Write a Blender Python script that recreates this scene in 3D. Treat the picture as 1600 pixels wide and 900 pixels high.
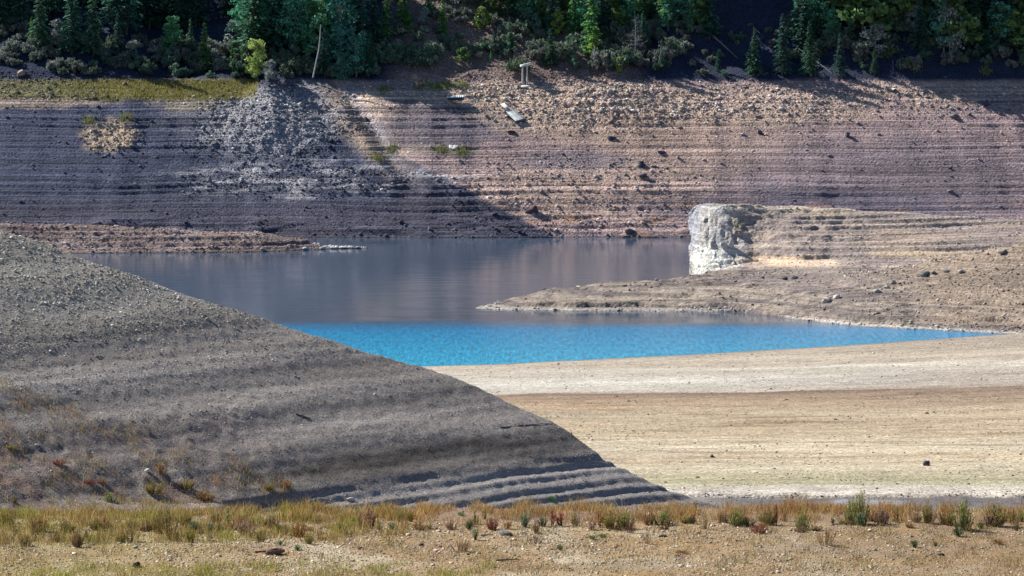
import bpy, math, random
import numpy as np
from math import radians, sin, cos, pi, sqrt

for o in list(bpy.data.objects):
    bpy.data.objects.remove(o)
SC = bpy.context.scene
COL = SC.collection
RNG = np.random.default_rng(7)
random.seed(7)

# ------------------------------------------------------------------ camera, sky, sun, exposure
CAM_H = 60.0
LENS = 150.0
PITCH = math.atan(538 / 6667)
cam_d = bpy.data.cameras.new('camera')
cam_d.lens = LENS; cam_d.sensor_width = 36; cam_d.clip_start = 1; cam_d.clip_end = 6000
cam = bpy.data.objects.new('camera', cam_d); COL.objects.link(cam)
cam.location = (0, 0, CAM_H); cam.rotation_euler = (pi / 2 - PITCH, 0, 0)
SC.camera = cam

SUN = np.array([-0.66, 0.40, 0.62]); SUN = SUN / np.linalg.norm(SUN)
sun_el = math.asin(SUN[2]); sun_az = math.atan2(SUN[0], SUN[1])      # azimuth from +Y towards +X
world = bpy.data.worlds.new('World'); SC.world = world; world.use_nodes = True
wn = world.node_tree.nodes; wl = world.node_tree.links
sky = wn.new('ShaderNodeTexSky'); sky.sky_type = 'NISHITA'; sky.sun_disc = False
sky.sun_elevation = sun_el; sky.sun_rotation = sun_az; sky.altitude = 1800
sky.air_density = 1.0; sky.dust_density = 0.1; sky.ozone_density = 5.0
wl.new(sky.outputs[0], wn['Background'].inputs[0]); wn['Background'].inputs[1].default_value = 0.06
sun_d = bpy.data.lights.new('sun', 'SUN'); sun_d.energy = 5.0; sun_d.angle = radians(0.5); sun_d.color = (1, .95, .87)
sun = bpy.data.objects.new('sun', sun_d); COL.objects.link(sun)
from mathutils import Vector
sun.rotation_euler = Vector(SUN).to_track_quat('Z', 'Y').to_euler()
sun.location = (-60, 0, 120)
SC.view_settings.view_transform = 'Standard'; SC.view_settings.look = 'None'
SC.view_settings.exposure = 0.6; SC.view_settings.gamma = 1
SC.cycles.max_bounces = 5; SC.cycles.diffuse_bounces = 2; SC.cycles.glossy_bounces = 2
SC.cycles.transmission_bounces = 3; SC.cycles.transparent_max_bounces = 6

# ------------------------------------------------------------------ helpers
F = LENS / 36 * 1600
cp, sp = cos(PITCH), sin(PITCH)
def ray(u, v):
    a = (u - 800) / F; b = (450 - v) / F
    return np.array([a, cp + b * sp, -sp + b * cp])
def at(u, v, D):                       # the point seen at (u, v) at distance D ahead
    d = ray(u, v); return np.array([0, 0, CAM_H]) + d * (D / d[1])
def atz(u, v, z):                      # ... at height z
    d = ray(u, v); return np.array([0, 0, CAM_H]) + d * ((z - CAM_H) / d[2])
def drop(u, v, zf, D0, D1, n=1500):    # ... where the ray meets a terrain
    d = ray(u, v); D = np.linspace(D0, D1, n)
    x = d[0] / d[1] * D; z = CAM_H + d[2] / d[1] * D
    h = zf(x, D); k = np.argmax(z <= h)
    if not (z <= h).any(): k = n - 1
    return np.array([x[k], D[k], float(h[k])])

def _hash(ix, iy, seed):
    h = (ix.astype(np.int64) * 374761393 + iy.astype(np.int64) * 668265263 + seed * 974634777) & 0xffffffff
    h = ((h ^ (h >> 13)) * 1274126177) & 0xffffffff
    return ((h ^ (h >> 16)) & 0xffffff) / float(0xffffff)
def pn(x, y, seed=0):                  # gradient noise, about -1..1
    x = np.asarray(x, float); y = np.asarray(y, float); x, y = np.broadcast_arrays(x, y)
    ix = np.floor(x); iy = np.floor(y); fx = x - ix; fy = y - iy
    u = fx ** 3 * (fx * (fx * 6 - 15) + 10); v = fy ** 3 * (fy * (fy * 6 - 15) + 10)
    def g(i, j):
        a = _hash(ix + i, iy + j, seed) * 2 * pi
        return np.cos(a) * (fx - i) + np.sin(a) * (fy - j)
    a = g(0, 0) * (1 - u) + g(1, 0) * u; b = g(0, 1) * (1 - u) + g(1, 1) * u
    return (a * (1 - v) + b * v) * 1.5
def fbm(x, y, oct=4, seed=0, gain=.5):
    t = 0; a = 1; s = 0
    for k in range(oct):
        t = t + a * pn(x * 2 ** k + 17.3 * k, y * 2 ** k - 9.1 * k, seed + k); s += a; a *= gain
    return t / s * 1.3
def sstep(a, b, x):
    t = np.clip((x - a) / (b - a), 0, 1); return t * t * (3 - 2 * t)
def smax(a, b, k):
    h = np.clip(.5 + .5 * (a - b) / k, 0, 1); return b * (1 - h) + a * h + k * h * (1 - h)
def smin(a, b, k): return -smax(-a, -b, k)
def stair(z, P, a=.72, m=.35, warp=0, wob=.55, seed=0):   # old strand lines: treads and scarps
    p = z / P + wob * pn(z / P * .37, 0 * z, seed) + warp
    i = np.floor(p); f = p - i
    g = np.where(f < a, f * m, a * m + (f - a) * (1 - a * m) / (1 - a))
    return P * (i + g - p)

def tag(o, label, cat=None, group=None, kind=None):
    if label: o['label'] = label
    if cat: o['category'] = cat
    if group: o['group'] = group
    if kind: o['kind'] = kind
    return o

def mesh_np(name, V, Fc, mat, col=None, smooth=False):
    V = np.ascontiguousarray(V, np.float32); Fc = np.ascontiguousarray(Fc, np.int32)
    n = Fc.shape[1]
    me = bpy.data.meshes.new(name)
    me.vertices.add(len(V)); me.vertices.foreach_set('co', V.ravel())
    me.loops.add(Fc.size); me.loops.foreach_set('vertex_index', Fc.ravel())
    me.polygons.add(len(Fc)); me.polygons.foreach_set('loop_start', np.arange(0, Fc.size, n, dtype=np.int32))
    if smooth: me.polygons.foreach_set('use_smooth', np.ones(len(Fc), bool))
    if col is not None:
        at_ = me.color_attributes.new('Col', 'FLOAT_COLOR', 'POINT')
        c = np.ones((len(V), 4), np.float32); c[:, :3] = np.asarray(col).reshape(-1, 3); at_.data.foreach_set('color', c.ravel())
    me.update(calc_edges=True); me.materials.append(mat)
    return me
def obj(name, me, parent=None):
    o = bpy.data.objects.new(name, me); COL.objects.link(o)
    if parent: o.parent = parent
    return o
def empty(name, loc, rz=0):
    o = bpy.data.objects.new(name, None); COL.objects.link(o); o.location = loc; o.rotation_euler = (0, 0, rz)
    o.empty_display_size = .3
    return o

def grid(xs, ys, zf, cf, mat, name, smooth=True):
    X, Y = np.meshgrid(xs, ys); Z = zf(X, Y)
    V = np.stack([X, Y, Z], -1).reshape(-1, 3); nx = len(xs); ny = len(ys)
    i = np.arange((ny - 1) * nx).reshape(ny - 1, nx)[:, :-1].ravel()
    Fc = np.stack([i, i + 1, i + nx + 1, i + nx], 1)
    C = cf(X, Y, Z).reshape(-1, 3)
    return obj(name, mesh_np(name, V, Fc, mat, C, smooth))
def axis(*seg):                         # (start, end, step) pieces
    out = []
    for a, b, s in seg: out.append(np.arange(a, b, s))
    return np.concatenate(out + [[seg[-1][1]]])
def mix(a, b, t):
    t = np.asarray(t)[..., None]; return a * (1 - t) + np.asarray(b, float) * t

# ------------------------------------------------------------------ materials
def new_mat(name):
    m = bpy.data.materials.new(name); m.use_nodes = True
    nt = m.node_tree; b = nt.nodes['Principled BSDF']; return m, nt, b
def nd(nt, t, **kw):
    n = nt.nodes.new(t)
    for k, v in kw.items(): setattr(n, k, v)
    return n
def ground_mat(name, grain=8., grain2=40., stripe=0., stripe_scale=3., bump=.5, bdist=.1, var=.35, warm=(1.05, 1, .95)):
    m, nt, b = new_mat(name); L = nt.links.new
    b.inputs['Roughness'].default_value = .95; b.inputs['Specular IOR Level'].default_value = .15
    a = nd(nt, 'ShaderNodeAttribute', attribute_name='Col'); tc = nd(nt, 'ShaderNodeTexCoord')
    n1 = nd(nt, 'ShaderNodeTexNoise'); n1.inputs['Scale'].default_value = grain; n1.inputs['Detail'].default_value = 5; n1.inputs['Roughness'].default_value = .75
    n2 = nd(nt, 'ShaderNodeTexVoronoi'); n2.inputs['Scale'].default_value = grain2
    L(tc.outputs['Object'], n1.inputs['Vector']); L(tc.outputs['Object'], n2.inputs['Vector'])
    r1 = nd(nt, 'ShaderNodeMapRange'); r1.inputs['From Min'].default_value = .3; r1.inputs['From Max'].default_value = .7
    r1.inputs['To Min'].default_value = 1 - var; r1.inputs['To Max'].default_value = 1 + var
    L(n1.outputs['Fac'], r1.inputs['Value'])
    r2 = nd(nt, 'ShaderNodeMapRange'); r2.inputs['To Min'].default_value = 1 - var * 1.2; r2.inputs['To Max'].default_value = 1 + var * 1.4
    sx = nd(nt, 'ShaderNodeSeparateColor'); L(n2.outputs['Color'], sx.inputs[0]); L(sx.outputs[0], r2.inputs['Value'])
    mu = nd(nt, 'ShaderNodeMath', operation='MULTIPLY'); L(r1.outputs[0], mu.inputs[0]); L(r2.outputs[0], mu.inputs[1])
    hsum = nd(nt, 'ShaderNodeMath', operation='MULTIPLY_ADD'); L(n2.outputs['Distance'], hsum.inputs[0]); hsum.inputs[1].default_value = -.7; L(n1.outputs['Fac'], hsum.inputs[2])
    height = hsum.outputs[0]; fac = mu.outputs[0]
    if stripe:
        mp = nd(nt, 'ShaderNodeMapping'); mp.inputs['Scale'].default_value = (.022, .022, stripe_scale); L(tc.outputs['Object'], mp.inputs['Vector'])
        n3 = nd(nt, 'ShaderNodeTexNoise'); n3.inputs['Scale'].default_value = 1; n3.inputs['Detail'].default_value = 4; n3.inputs['Roughness'].default_value = .7
        L(mp.outputs[0], n3.inputs['Vector'])
        r3 = nd(nt, 'ShaderNodeMapRange'); r3.inputs['From Min'].default_value = .3; r3.inputs['From Max'].default_value = .7
        r3.inputs['To Min'].default_value = 1 - stripe; r3.inputs['To Max'].default_value = 1 + stripe
        L(n3.outputs['Fac'], r3.inputs['Value'])
        sz = nd(nt, 'ShaderNodeSeparateXYZ'); L(tc.outputs['Object'], sz.inputs[0]); mz = nd(nt, 'ShaderNodeMapRange'); mz.inputs['From Min'].default_value = 29; mz.inputs['From Max'].default_value = 31
        mz.inputs['To Min'].default_value = 1; mz.inputs['To Max'].default_value = .08; L(sz.outputs['Z'], mz.inputs['Value'])
        lo = nd(nt, 'ShaderNodeMath', operation='MULTIPLY_ADD'); L(mz.outputs[0], lo.inputs[0]); lo.inputs[1].default_value = -stripe; lo.inputs[2].default_value = 1; L(lo.outputs[0], r3.inputs['To Min'])
        hi_ = nd(nt, 'ShaderNodeMath', operation='MULTIPLY_ADD'); L(mz.outputs[0], hi_.inputs[0]); hi_.inputs[1].default_value = stripe; hi_.inputs[2].default_value = 1; L(hi_.outputs[0], r3.inputs['To Max'])
        m3 = nd(nt, 'ShaderNodeMath', operation='MULTIPLY'); L(fac, m3.inputs[0]); L(r3.outputs[0], m3.inputs[1]); fac = m3.outputs[0]
    vm = nd(nt, 'ShaderNodeVectorMath', operation='SCALE'); L(a.outputs['Color'], vm.inputs[0]); L(fac, vm.inputs['Scale'])
    # a little warm/cool drift between stones
    mx = nd(nt, 'ShaderNodeMix', data_type='RGBA', blend_type='MULTIPLY'); mx.inputs['B'].default_value = (*warm, 1)
    L(sx.outputs[1], mx.inputs['Factor']); L(vm.outputs[0], mx.inputs['A'])
    L(mx.outputs['Result'], b.inputs['Base Color'])
    bp = nd(nt, 'ShaderNodeBump'); bp.inputs['Strength'].default_value = bump; bp.inputs['Distance'].default_value = bdist
    L(height, bp.inputs['Height']); L(bp.outputs[0], b.inputs['Normal'])
    return m
def attr_mat(name, rough=.9, hv=0., trans=0., noise=0.):
    m, nt, b = new_mat(name); L = nt.links.new
    b.inputs['Roughness'].default_value = rough; b.inputs['Specular IOR Level'].default_value = .2
    a = nd(nt, 'ShaderNodeAttribute', attribute_name='Col'); src = a.outputs['Color']
    if hv:
        oi = nd(nt, 'ShaderNodeObjectInfo'); mr = nd(nt, 'ShaderNodeMapRange'); mr.inputs['To Min'].default_value = 1 - hv; mr.inputs['To Max'].default_value = 1 + hv
        L(oi.outputs['Random'], mr.inputs['Value']); vm = nd(nt, 'ShaderNodeVectorMath', operation='SCALE'); L(src, vm.inputs[0]); L(mr.outputs[0], vm.inputs['Scale']); src = vm.outputs[0]
    if noise:
        tc = nd(nt, 'ShaderNodeTexCoord'); n1 = nd(nt, 'ShaderNodeTexNoise'); n1.inputs['Scale'].default_value = noise; n1.inputs['Detail'].default_value = 4
        L(tc.outputs['Object'], n1.inputs['Vector']); mr = nd(nt, 'ShaderNodeMapRange'); mr.inputs['To Min'].default_value = .5; mr.inputs['To Max'].default_value = 1.5
        L(n1.outputs['Fac'], mr.inputs['Value']); vm = nd(nt, 'ShaderNodeVectorMath', operation='SCALE'); L(src, vm.inputs[0]); L(mr.outputs[0], vm.inputs['Scale']); src = vm.outputs[0]
        bp = nd(nt, 'ShaderNodeBump'); bp.inputs['Strength'].default_value = .6; bp.inputs['Distance'].default_value = .1; L(n1.outputs['Fac'], bp.inputs['Height']); L(bp.outputs[0], b.inputs['Normal'])
    L(src, b.inputs['Base Color'])
    if trans:
        tr = nd(nt, 'ShaderNodeBsdfTranslucent'); L(src, tr.inputs['Color']); ms = nd(nt, 'ShaderNodeMixShader'); ms.inputs[0].default_value = trans
        L(b.outputs[0], ms.inputs[1]); L(tr.outputs[0], ms.inputs[2]); L(ms.outputs[0], nt.nodes['Material Output'].inputs['Surface'])
    return m
M_far = ground_mat('far_bank_ground', grain=1.6, grain2=2.6, stripe=.62, stripe_scale=4.2, bump=.7, bdist=.3, var=.24)
M_head = ground_mat('headland_ground', grain=1.2, grain2=2.2, stripe=.42, stripe_scale=5., bump=.6, bdist=.25, var=.2)
M_beach = ground_mat('beach_ground', grain=1.1, grain2=4.0, stripe=.22, stripe_scale=7., bump=.6, bdist=.15, var=.28)
M_near = ground_mat('near_ground', grain=9, grain2=17, stripe=0, bump=.6, bdist=.035, var=.22)
M_stone = attr_mat('stone', .95)
M_rock = attr_mat('rock', .9, noise=2.2)
M_leaf = attr_mat('foliage', .7, hv=.22, trans=.3)
M_grass = attr_mat('grass', .8, trans=.35)
M_bark = attr_mat('bark', .95, noise=3.)
M_paint = attr_mat('weathered_paint', .6, noise=1.5)

# ------------------------------------------------------------------ terrain shapes (world space)
def pxx(u, D=900.): return (u - 800) / F * D
YS = atz(800, 372, 0)[1]                      # far waterline
def ys_far(x): return YS + 2.2 * pn(x * .03, 3.3, 5) + .5 * pn(x * .2, 1.1, 6)
def blob(x, z, u0, v0, ru, rv, warp=None, soft=.35):   # soft patch on the far bank, centre/radii given in image px, kept in (x, z)
    p = far_pt(u0, v0); rx = ru * .137; rz = rv * .118
    d = np.sqrt(((x - p[0]) / rx) ** 2 + ((z - p[1]) / rz) ** 2)
    if warp is not None: d = d + warp
    return 1 - sstep(1 - soft, 1 + soft, d)
def far_pt(u, v):                             # (x, z) of the nominal bank seen at (u, v)
    d = ray(u, v); lo = YS; tn = .53
    # 60 + dz*t = tn*(dy*t - YS)
    t = (CAM_H + tn * YS) / (tn * d[1] - d[2]); return d[0] * t, CAM_H + d[2] * t

def hill_base(x, y):
    s = y - ys_far(x)
    left = 1 - sstep(pxx(395), pxx(450), x)
    zb = .53 * s
    # the old full-pool line at about z = 30, then the wooded hillside
    zt = 29.6 + .5 * pn(x * .04, 0, 9) + (1 - left) * (1.3 * pn(x * .045, 2.5, 10) + .3 * pn(x * .25, 2.5, 11))
    # grassy shelf at the left
    sh = np.where(zb > 26.8, 26.8 + (zb - 26.8) * .75, zb); zb = zb * (1 - left) + sh * left
    steep = .50 + .08 * (x > 1e9) + .18 * (1 - sstep(pxx(470), pxx(560), x)) + .40 * sstep(pxx(1010), pxx(1090), x)
    over = np.maximum(zb - zt, 0) / .53
    up = zt + over * steep
    z = np.where(zb > zt, up, zb)
    hi = sstep(29.5, 36, z)
    z = z + hi * (2.2 * fbm(x * .035, y * .03, 3, 21) + .5 * fbm(x * .15, y * .15, 3, 33))
    # eroded knoll edges between the shelf and the shrubs (middle)
    mid = sstep(pxx(560), pxx(620), x) * (1 - sstep(pxx(960), pxx(1040), x))
    z = z + mid * .9 * sstep(.02, .16, pn(x * .10, z * .22, 41)) * sstep(30, 31.5, z) * (1 - sstep(38, 42, z))
    # ravine at the right: its left wall faces away from the sun
    xr = x - pxx(1065) - (z - 30) * -.55
    rav = sstep(-4, 14, xr) * (1 - sstep(22, 62, xr)) * sstep(29.8, 38, z) * 3.5
    z = z - rav
    # shaded hollows in the wood at the left
    xl = x - pxx(205) - (z - 30) * -.4
    z = z - sstep(-3, 7, xl) * (1 - sstep(9, 24, xl)) * sstep(30, 35, z) * 4.
    # top of the hill
    z = smin(z, 96 + 0 * z, 12)
    return z
def zfar(x, y):
    z = hill_base(x, y)
    px = x; 
    # talus cone under the shelf end
    ax, az = far_pt(415, 132)
    dz = np.maximum(az + 1 - z, 0)
    cone = np.clip(1 - np.abs(x - ax - dz * .25) / (2.5 + dz * .92), 0, 1)
    z = z + 3.0 * cone ** .8 * sstep(0, 3, dz) * (1 - sstep(10, 15.5, dz))
    # gully running down to the right
    gx0, gz0 = far_pt(548, 150); gx1, gz1 = far_pt(655, 300)
    t = np.clip((gz0 - z) / (gz0 - gz1), 0, 1.25); gx = gx0 + (gx1 - gx0) * t + .8 * pn(z * .3, 2., 8)
    g = np.exp(-((x - gx) / 2.8) ** 2) * sstep(8, 12, z) * (1 - sstep(31, 36, z)); z = z - .9 * g
    z = z + .4 * np.exp(-((x - gx + 4) / 3.) ** 2) * sstep(10, 16, z) * (1 - sstep(26, 30, z))
    # rubble swell right of the landing
    bx, bz = far_pt(930, 165)
    z = z + 1.6 * np.exp(-((x - bx) / 13) ** 2 - ((z - bz) / 4.5) ** 2)
    bx, bz = far_pt(1200, 175)
    z = z + .8 * np.exp(-((x - bx) / 16) ** 2 - ((z - bz) / 3.5) ** 2)
    low = 1 - sstep(26, 29, z)
    warp = .35 * fbm(x * .02, y * .02, 2, 50)
    am = .45 + .55 * sstep(-.25, .35, pn(x * .025, z * .12, 61)); lowz = .7 + .45 * (1 - sstep(8, 17, z))
    am = am * (1 - .75 * cone)
    z = z + low * lowz * .75 * am * stair(z, 1.45, warp=warp, seed=3) + low * 1.25 * am * stair(z, .62, warp=warp * 2, wob=.8, seed=4)
    # lumps and stones
    r = fbm(x * .5, y * .5, 4, 71)
    rub = rubble(x, z)
    z = z + r * (.05 + .42 * rub) + .10 * pn(x * 2.1, y * 2.1, 75) * (.2 + 1.8 * rub)
    # big ledges right at the water
    z = z + .5 * sstep(.05, .35, pn(x * .09, y * .2, 81)) * (1 - sstep(2.5, 5, z)) * sstep(-1, .5, z)
    return z
def rubble(x, z):
    w = .35 * fbm(x * .12, z * .2, 3, 90)
    r = blob(x, z, 430, 190, 120, 60, w) + blob(x, z, 930, 160, 150, 42, w, .6) + .55 * blob(x, z, 1190, 160, 190, 34, w, .7) + .5 * blob(x, z, 470, 280, 170, 26, w) \
        + .6 * blob(x, z, 740, 145, 90, 14, w) + .4 * blob(x, z, 1500, 150, 170, 30, w) + .8 * blob(x, z, 175, 212, 42, 26, w) + .22 * blob(x, z, 900, 300, 200, 60, w)
    return np.clip(r, 0, 1)

def cfar(x, y, z):
    w = .45 * fbm(x * .10, z * .22, 4, 101); w2 = .5 * fbm(x * .3, z * .5, 4, 105)
    n1 = fbm(x * .05, z * .5, 4, 111)[..., None] * .15 + (fbm(x * .012, z * 2.6, 3, 113) * .34 * (1 - sstep(28, 30, z)))[..., None]
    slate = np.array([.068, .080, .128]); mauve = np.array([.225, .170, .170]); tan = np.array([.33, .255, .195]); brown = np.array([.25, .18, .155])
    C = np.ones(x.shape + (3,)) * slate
    # right of the gully the bank is mauve-brown; diagonal slate edge is painted shade
    gx0, gz0 = far_pt(600, 230); gx1, gz1 = far_pt(805, 340)
    t = (gz0 - z) / (gz0 - gz1); edge = np.where(t > 0, gx0 + (gx1 - gx0) * t, gx0 + (gx1 - gx0) * t * .45)
    rt = sstep(-.8, 1.4, x - edge + 1.6 * w); C = mix(C, mauve, rt)
    lowl = (1 - sstep(3, 10, z)); C = mix(C, (.085, .08, .105), lowl * (1 - rt) * .6)
    C = mix(C, tan * 1.45, .9 * blob(x, z, 555, 205, 85, 75, w, .5) * sstep(-3, 4, x - far_pt(470, 190)[0] - (far_pt(470, 150)[1] - z) * 1.2))
    C = mix(C, (.32, .32, .35), .85 * blob(x, z, 410, 185, 115, 58, w))
    C = mix(C, (.38, .38, .41), .8 * blob(x, z, 480, 280, 210, 28, w2) * sstep(-.25, .3, fbm(x * .12, z * .9, 3, 120)))
    C = mix(C, (.34, .30, .24), .85 * blob(x, z, 300, 163, 60, 12, w2))
    C = mix(C, (.42, .33, .24), .95 * blob(x, z, 172, 212, 40, 24, w2))
    C = mix(C, (.36, .29, .24), .8 * blob(x, z, 30, 158, 150, 12, w2))
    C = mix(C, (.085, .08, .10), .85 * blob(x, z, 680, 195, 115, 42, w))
    C = mix(C, tan * 1.1, .8 * blob(x, z, 760, 150, 110, 22, w2))
    C = mix(C, tan, .8 * blob(x, z, 930, 165, 170, 50, w))
    C = mix(C, (.27, .20, .165), .7 * blob(x, z, 1060, 210, 190, 60, w))
    C = mix(C, (.31, .23, .185), .6 * blob(x, z, 920, 300, 200, 50, w) * rt)
    C = mix(C, (.125, .135, .08), .45 * blob(x, z, 690, 234, 55, 7, w))
    C = mix(C, (.10, .09, .11), .72 * blob(x, z, 1430, 280, 260, 80, w, .6))
    C = mix(C, (.085, .08, .11), .75 * blob(x, z, 1280, 325, 260, 30, w, .5))
    C = mix(C, (.105, .10, .125), .6 * blob(x, z, 900, 250, 90, 18, w))
    C = mix(C, tan, .55 * blob(x, z, 1200, 165, 200, 30, w) + .5 * blob(x, z, 1500, 140, 150, 22, w))
    # dark wedge below the fan: a shadow painted into the bank colour
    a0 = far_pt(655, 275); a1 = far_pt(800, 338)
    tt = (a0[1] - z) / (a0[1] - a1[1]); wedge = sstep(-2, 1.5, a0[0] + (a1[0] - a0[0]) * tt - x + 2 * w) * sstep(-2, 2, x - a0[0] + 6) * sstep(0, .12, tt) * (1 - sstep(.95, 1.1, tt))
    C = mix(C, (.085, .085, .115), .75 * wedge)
    gx0, gz0 = far_pt(548, 150); gx1, gz1 = far_pt(655, 300)
    t = np.clip((gz0 - z) / (gz0 - gz1), 0, 1.1); gx = gx0 + (gx1 - gx0) * t + .8 * pn(z * .3, 2., 8)
    C = mix(C, (.27, .25, .27), .7 * np.exp(-((x - gx) / 1.6) ** 2) * sstep(9, 11, z) * (1 - sstep(29, 31, z)))
    # shoreline: rust stains, dark wet foot
    C = mix(C, (.26, .15, .09), .45 * rt * sstep(.15, .5, fbm(x * .12, z * .8, 3, 130)) * (1 - sstep(5, 8, z)))
    C = mix(C, (.06, .055, .07), .6 * (1 - sstep(.15, .6, z + .3 * w)))
    # hillside soil and dry litter above the full-pool line
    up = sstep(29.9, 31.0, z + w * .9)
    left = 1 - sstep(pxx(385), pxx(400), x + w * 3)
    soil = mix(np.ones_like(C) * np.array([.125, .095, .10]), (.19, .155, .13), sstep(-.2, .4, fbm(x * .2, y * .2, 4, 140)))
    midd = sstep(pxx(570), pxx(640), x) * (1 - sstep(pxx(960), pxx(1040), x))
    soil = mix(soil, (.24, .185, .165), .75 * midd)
    soil = mix(soil, (.018, .034, .075), .9 * (1 - midd))  # navy shade of the woods and ravine painted into the soil
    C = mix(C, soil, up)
    sh = left * sstep(26.2, 27.2, z + .6 * w) * (1 - up)
    C = mix(C, (.20, .19, .08), sh * .75)
    return np.clip(C * (1 + n1) * (1 + .55 * rt[..., None] * (1 - up[..., None])), .01, 1)

# right landmass: headland, low spit and the rubbly knoll
def poly_y(pts, z=0.):
    P = np.array([atz(u, v, z)[:2] for u, v in pts]); o = np.argsort(P[:, 0]); return P[o, 0], P[o, 1]
SPF = poly_y([(742, 481.5), (800, 484.5), (900, 486), (1000, 486), (1100, 487), (1160, 488), (1240, 499), (1330, 509), (1430, 515), (1540, 520), (1640, 524), (1800, 530)])
SPB = poly_y([(742, 481), (790, 473), (860, 463), (960, 457), (1040, 452), (1090, 447), (1110, 441), (1130, 436), (1200, 425), (1300, 415), (1800, 395)])
def zright(x, y):
    yf = np.interp(x, *SPF) + .5 * pn(x * .35, 0, 301) + .8 * pn(x * .1, 0, 302); yb = np.interp(x, *SPB) + .8 * pn(x * .22, 5, 303)
    xt = SPF[0][0]
    df = y - yf; db = yb - y
    tip = np.clip((x - xt) / 30, 0, 1)
    # low spit: rises gently from its front edge, highest along a crest
    z = smin(.9 * df * (.10 + .06 * tip) + .12, 1.3 * db * .12 + .1, .3)
    z = smin(z, .25 + 2.3 * tip + 0 * x, .5)
    z = np.where((df < 0), df * .6, z)
    z = np.where((db < 0), np.minimum(db * .6, z), z)
    z = np.where(x < xt, -1 - (xt - x) * .3, z)
    z = z + sstep(.1, .6, z) * (.18 * sstep(-.1, .3, fbm(x * .18, y * .18, 3, 310)))
    # undercut ledges along the spit's water side
    lw = .9 * fbm(x * .12, y * .03, 3, 312); lg = sstep(-.3, .05, pn(x * .05, 0 * x, 313)) * sstep(2, 12, x - xt)
    z = z + .75 * sstep(2.2, 2.75, df + lw) * lg * (df > 0) + .5 * sstep(8.5, 9.1, df + 1.6 * lw) * (1 - .5 * lg) * sstep(10, 25, x - xt) + .35 * sstep(17, 17.6, df + 3 * lw) * sstep(40, 60, x - xt)
    # headland
    xn = at(1089, 440, 757)[0]
    crest = np.interp(x, [xn, at(1110, 325, 775)[0], at(1150, 320, 780)[0], at(1250, 327, 785)[0], at(1400, 335, 790)[0], at(1600, 350, 800)[0], 180],
                      [11.6, 12.6, 12.75, 11.9, 10.8, 9.2, 7.5])
    tn = np.clip((x - xn - 4) / 15, 0, 1); tn = tn * tn * (3 - 2 * tn); yc = 774.3 + 10.2 * tn + np.maximum(x - xn - 44, 0) * .18
    front = crest - np.maximum(yc - y, 0) * (.70 - .38 * tn) - .6 * tn * sstep(6, 30, yc - y) + 1.5 * tn * sstep(3, 20, yc - y) * (1 - sstep(20, 42, yc - y))
    back = crest - np.maximum(y - yc, 0) * .9
    h = np.minimum(front, back)
    # cliff at the nose: rounded plan, overhung blocks
    wob = 1.0 * fbm(y * .12, x * .02, 3, 320) + .45 * fbm(x * .5, y * .5, 3, 322)
    dn = x - xn - .010 * (y - 765) ** 2 * .5 - wob - .6
    cl = dn * 7.5 + 2.0 * fbm(x * .33, y * .33, 3, 325)
    h = smin(h, cl, 2.6)
    hw = sstep(40, 10, x - xn)
    h = h + hw * .75 * fbm(x * .22, y * .22, 4, 330) * sstep(.5, 3, h)
    z = smax(z, h, .5)
    # knoll at the right edge
    kx, ky = at(1660, 400, 705)[0], 705
    k = 12.8 - np.sqrt(((x - kx) * .22) ** 2 + ((y - ky) * .34) ** 2 + 3)
    z = smax(z, np.where(df > 0, k, -2), 1.2)
    k2x = at(1570, 500, 668)[0]
    k2 = 2.9 - np.sqrt(((x - k2x) * .20) ** 2 + ((y - 672) * .30) ** 2 + .2)
    z = smax(z, np.where(df > -1, k2, -2), .8)
    nose = (1 - sstep(4, 20, x - xn)) * sstep(3, 5, z)
    am = (.3 + .7 * sstep(-.2, .3, pn(x * .04, z * .4, 340))) * (1 - nose) * sstep(.3, 1, z)
    wp = .4 * fbm(x * .02, y * .03, 2, 345)
    ah = np.where(y > 738, 1.15, 1.); z = z + am * ah * stair(z, .95, warp=wp, seed=11) + am * .95 * stair(z, .42, warp=wp * 2, seed=12)
    z = z + (.04 + .07 * (y < 738) + .12 * sstep(.2, .6, fbm(x * .08, y * .08, 2, 350))) * fbm(x * .55, y * .55, 4, 352) * sstep(-.2, .4, z)
    return z
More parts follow.
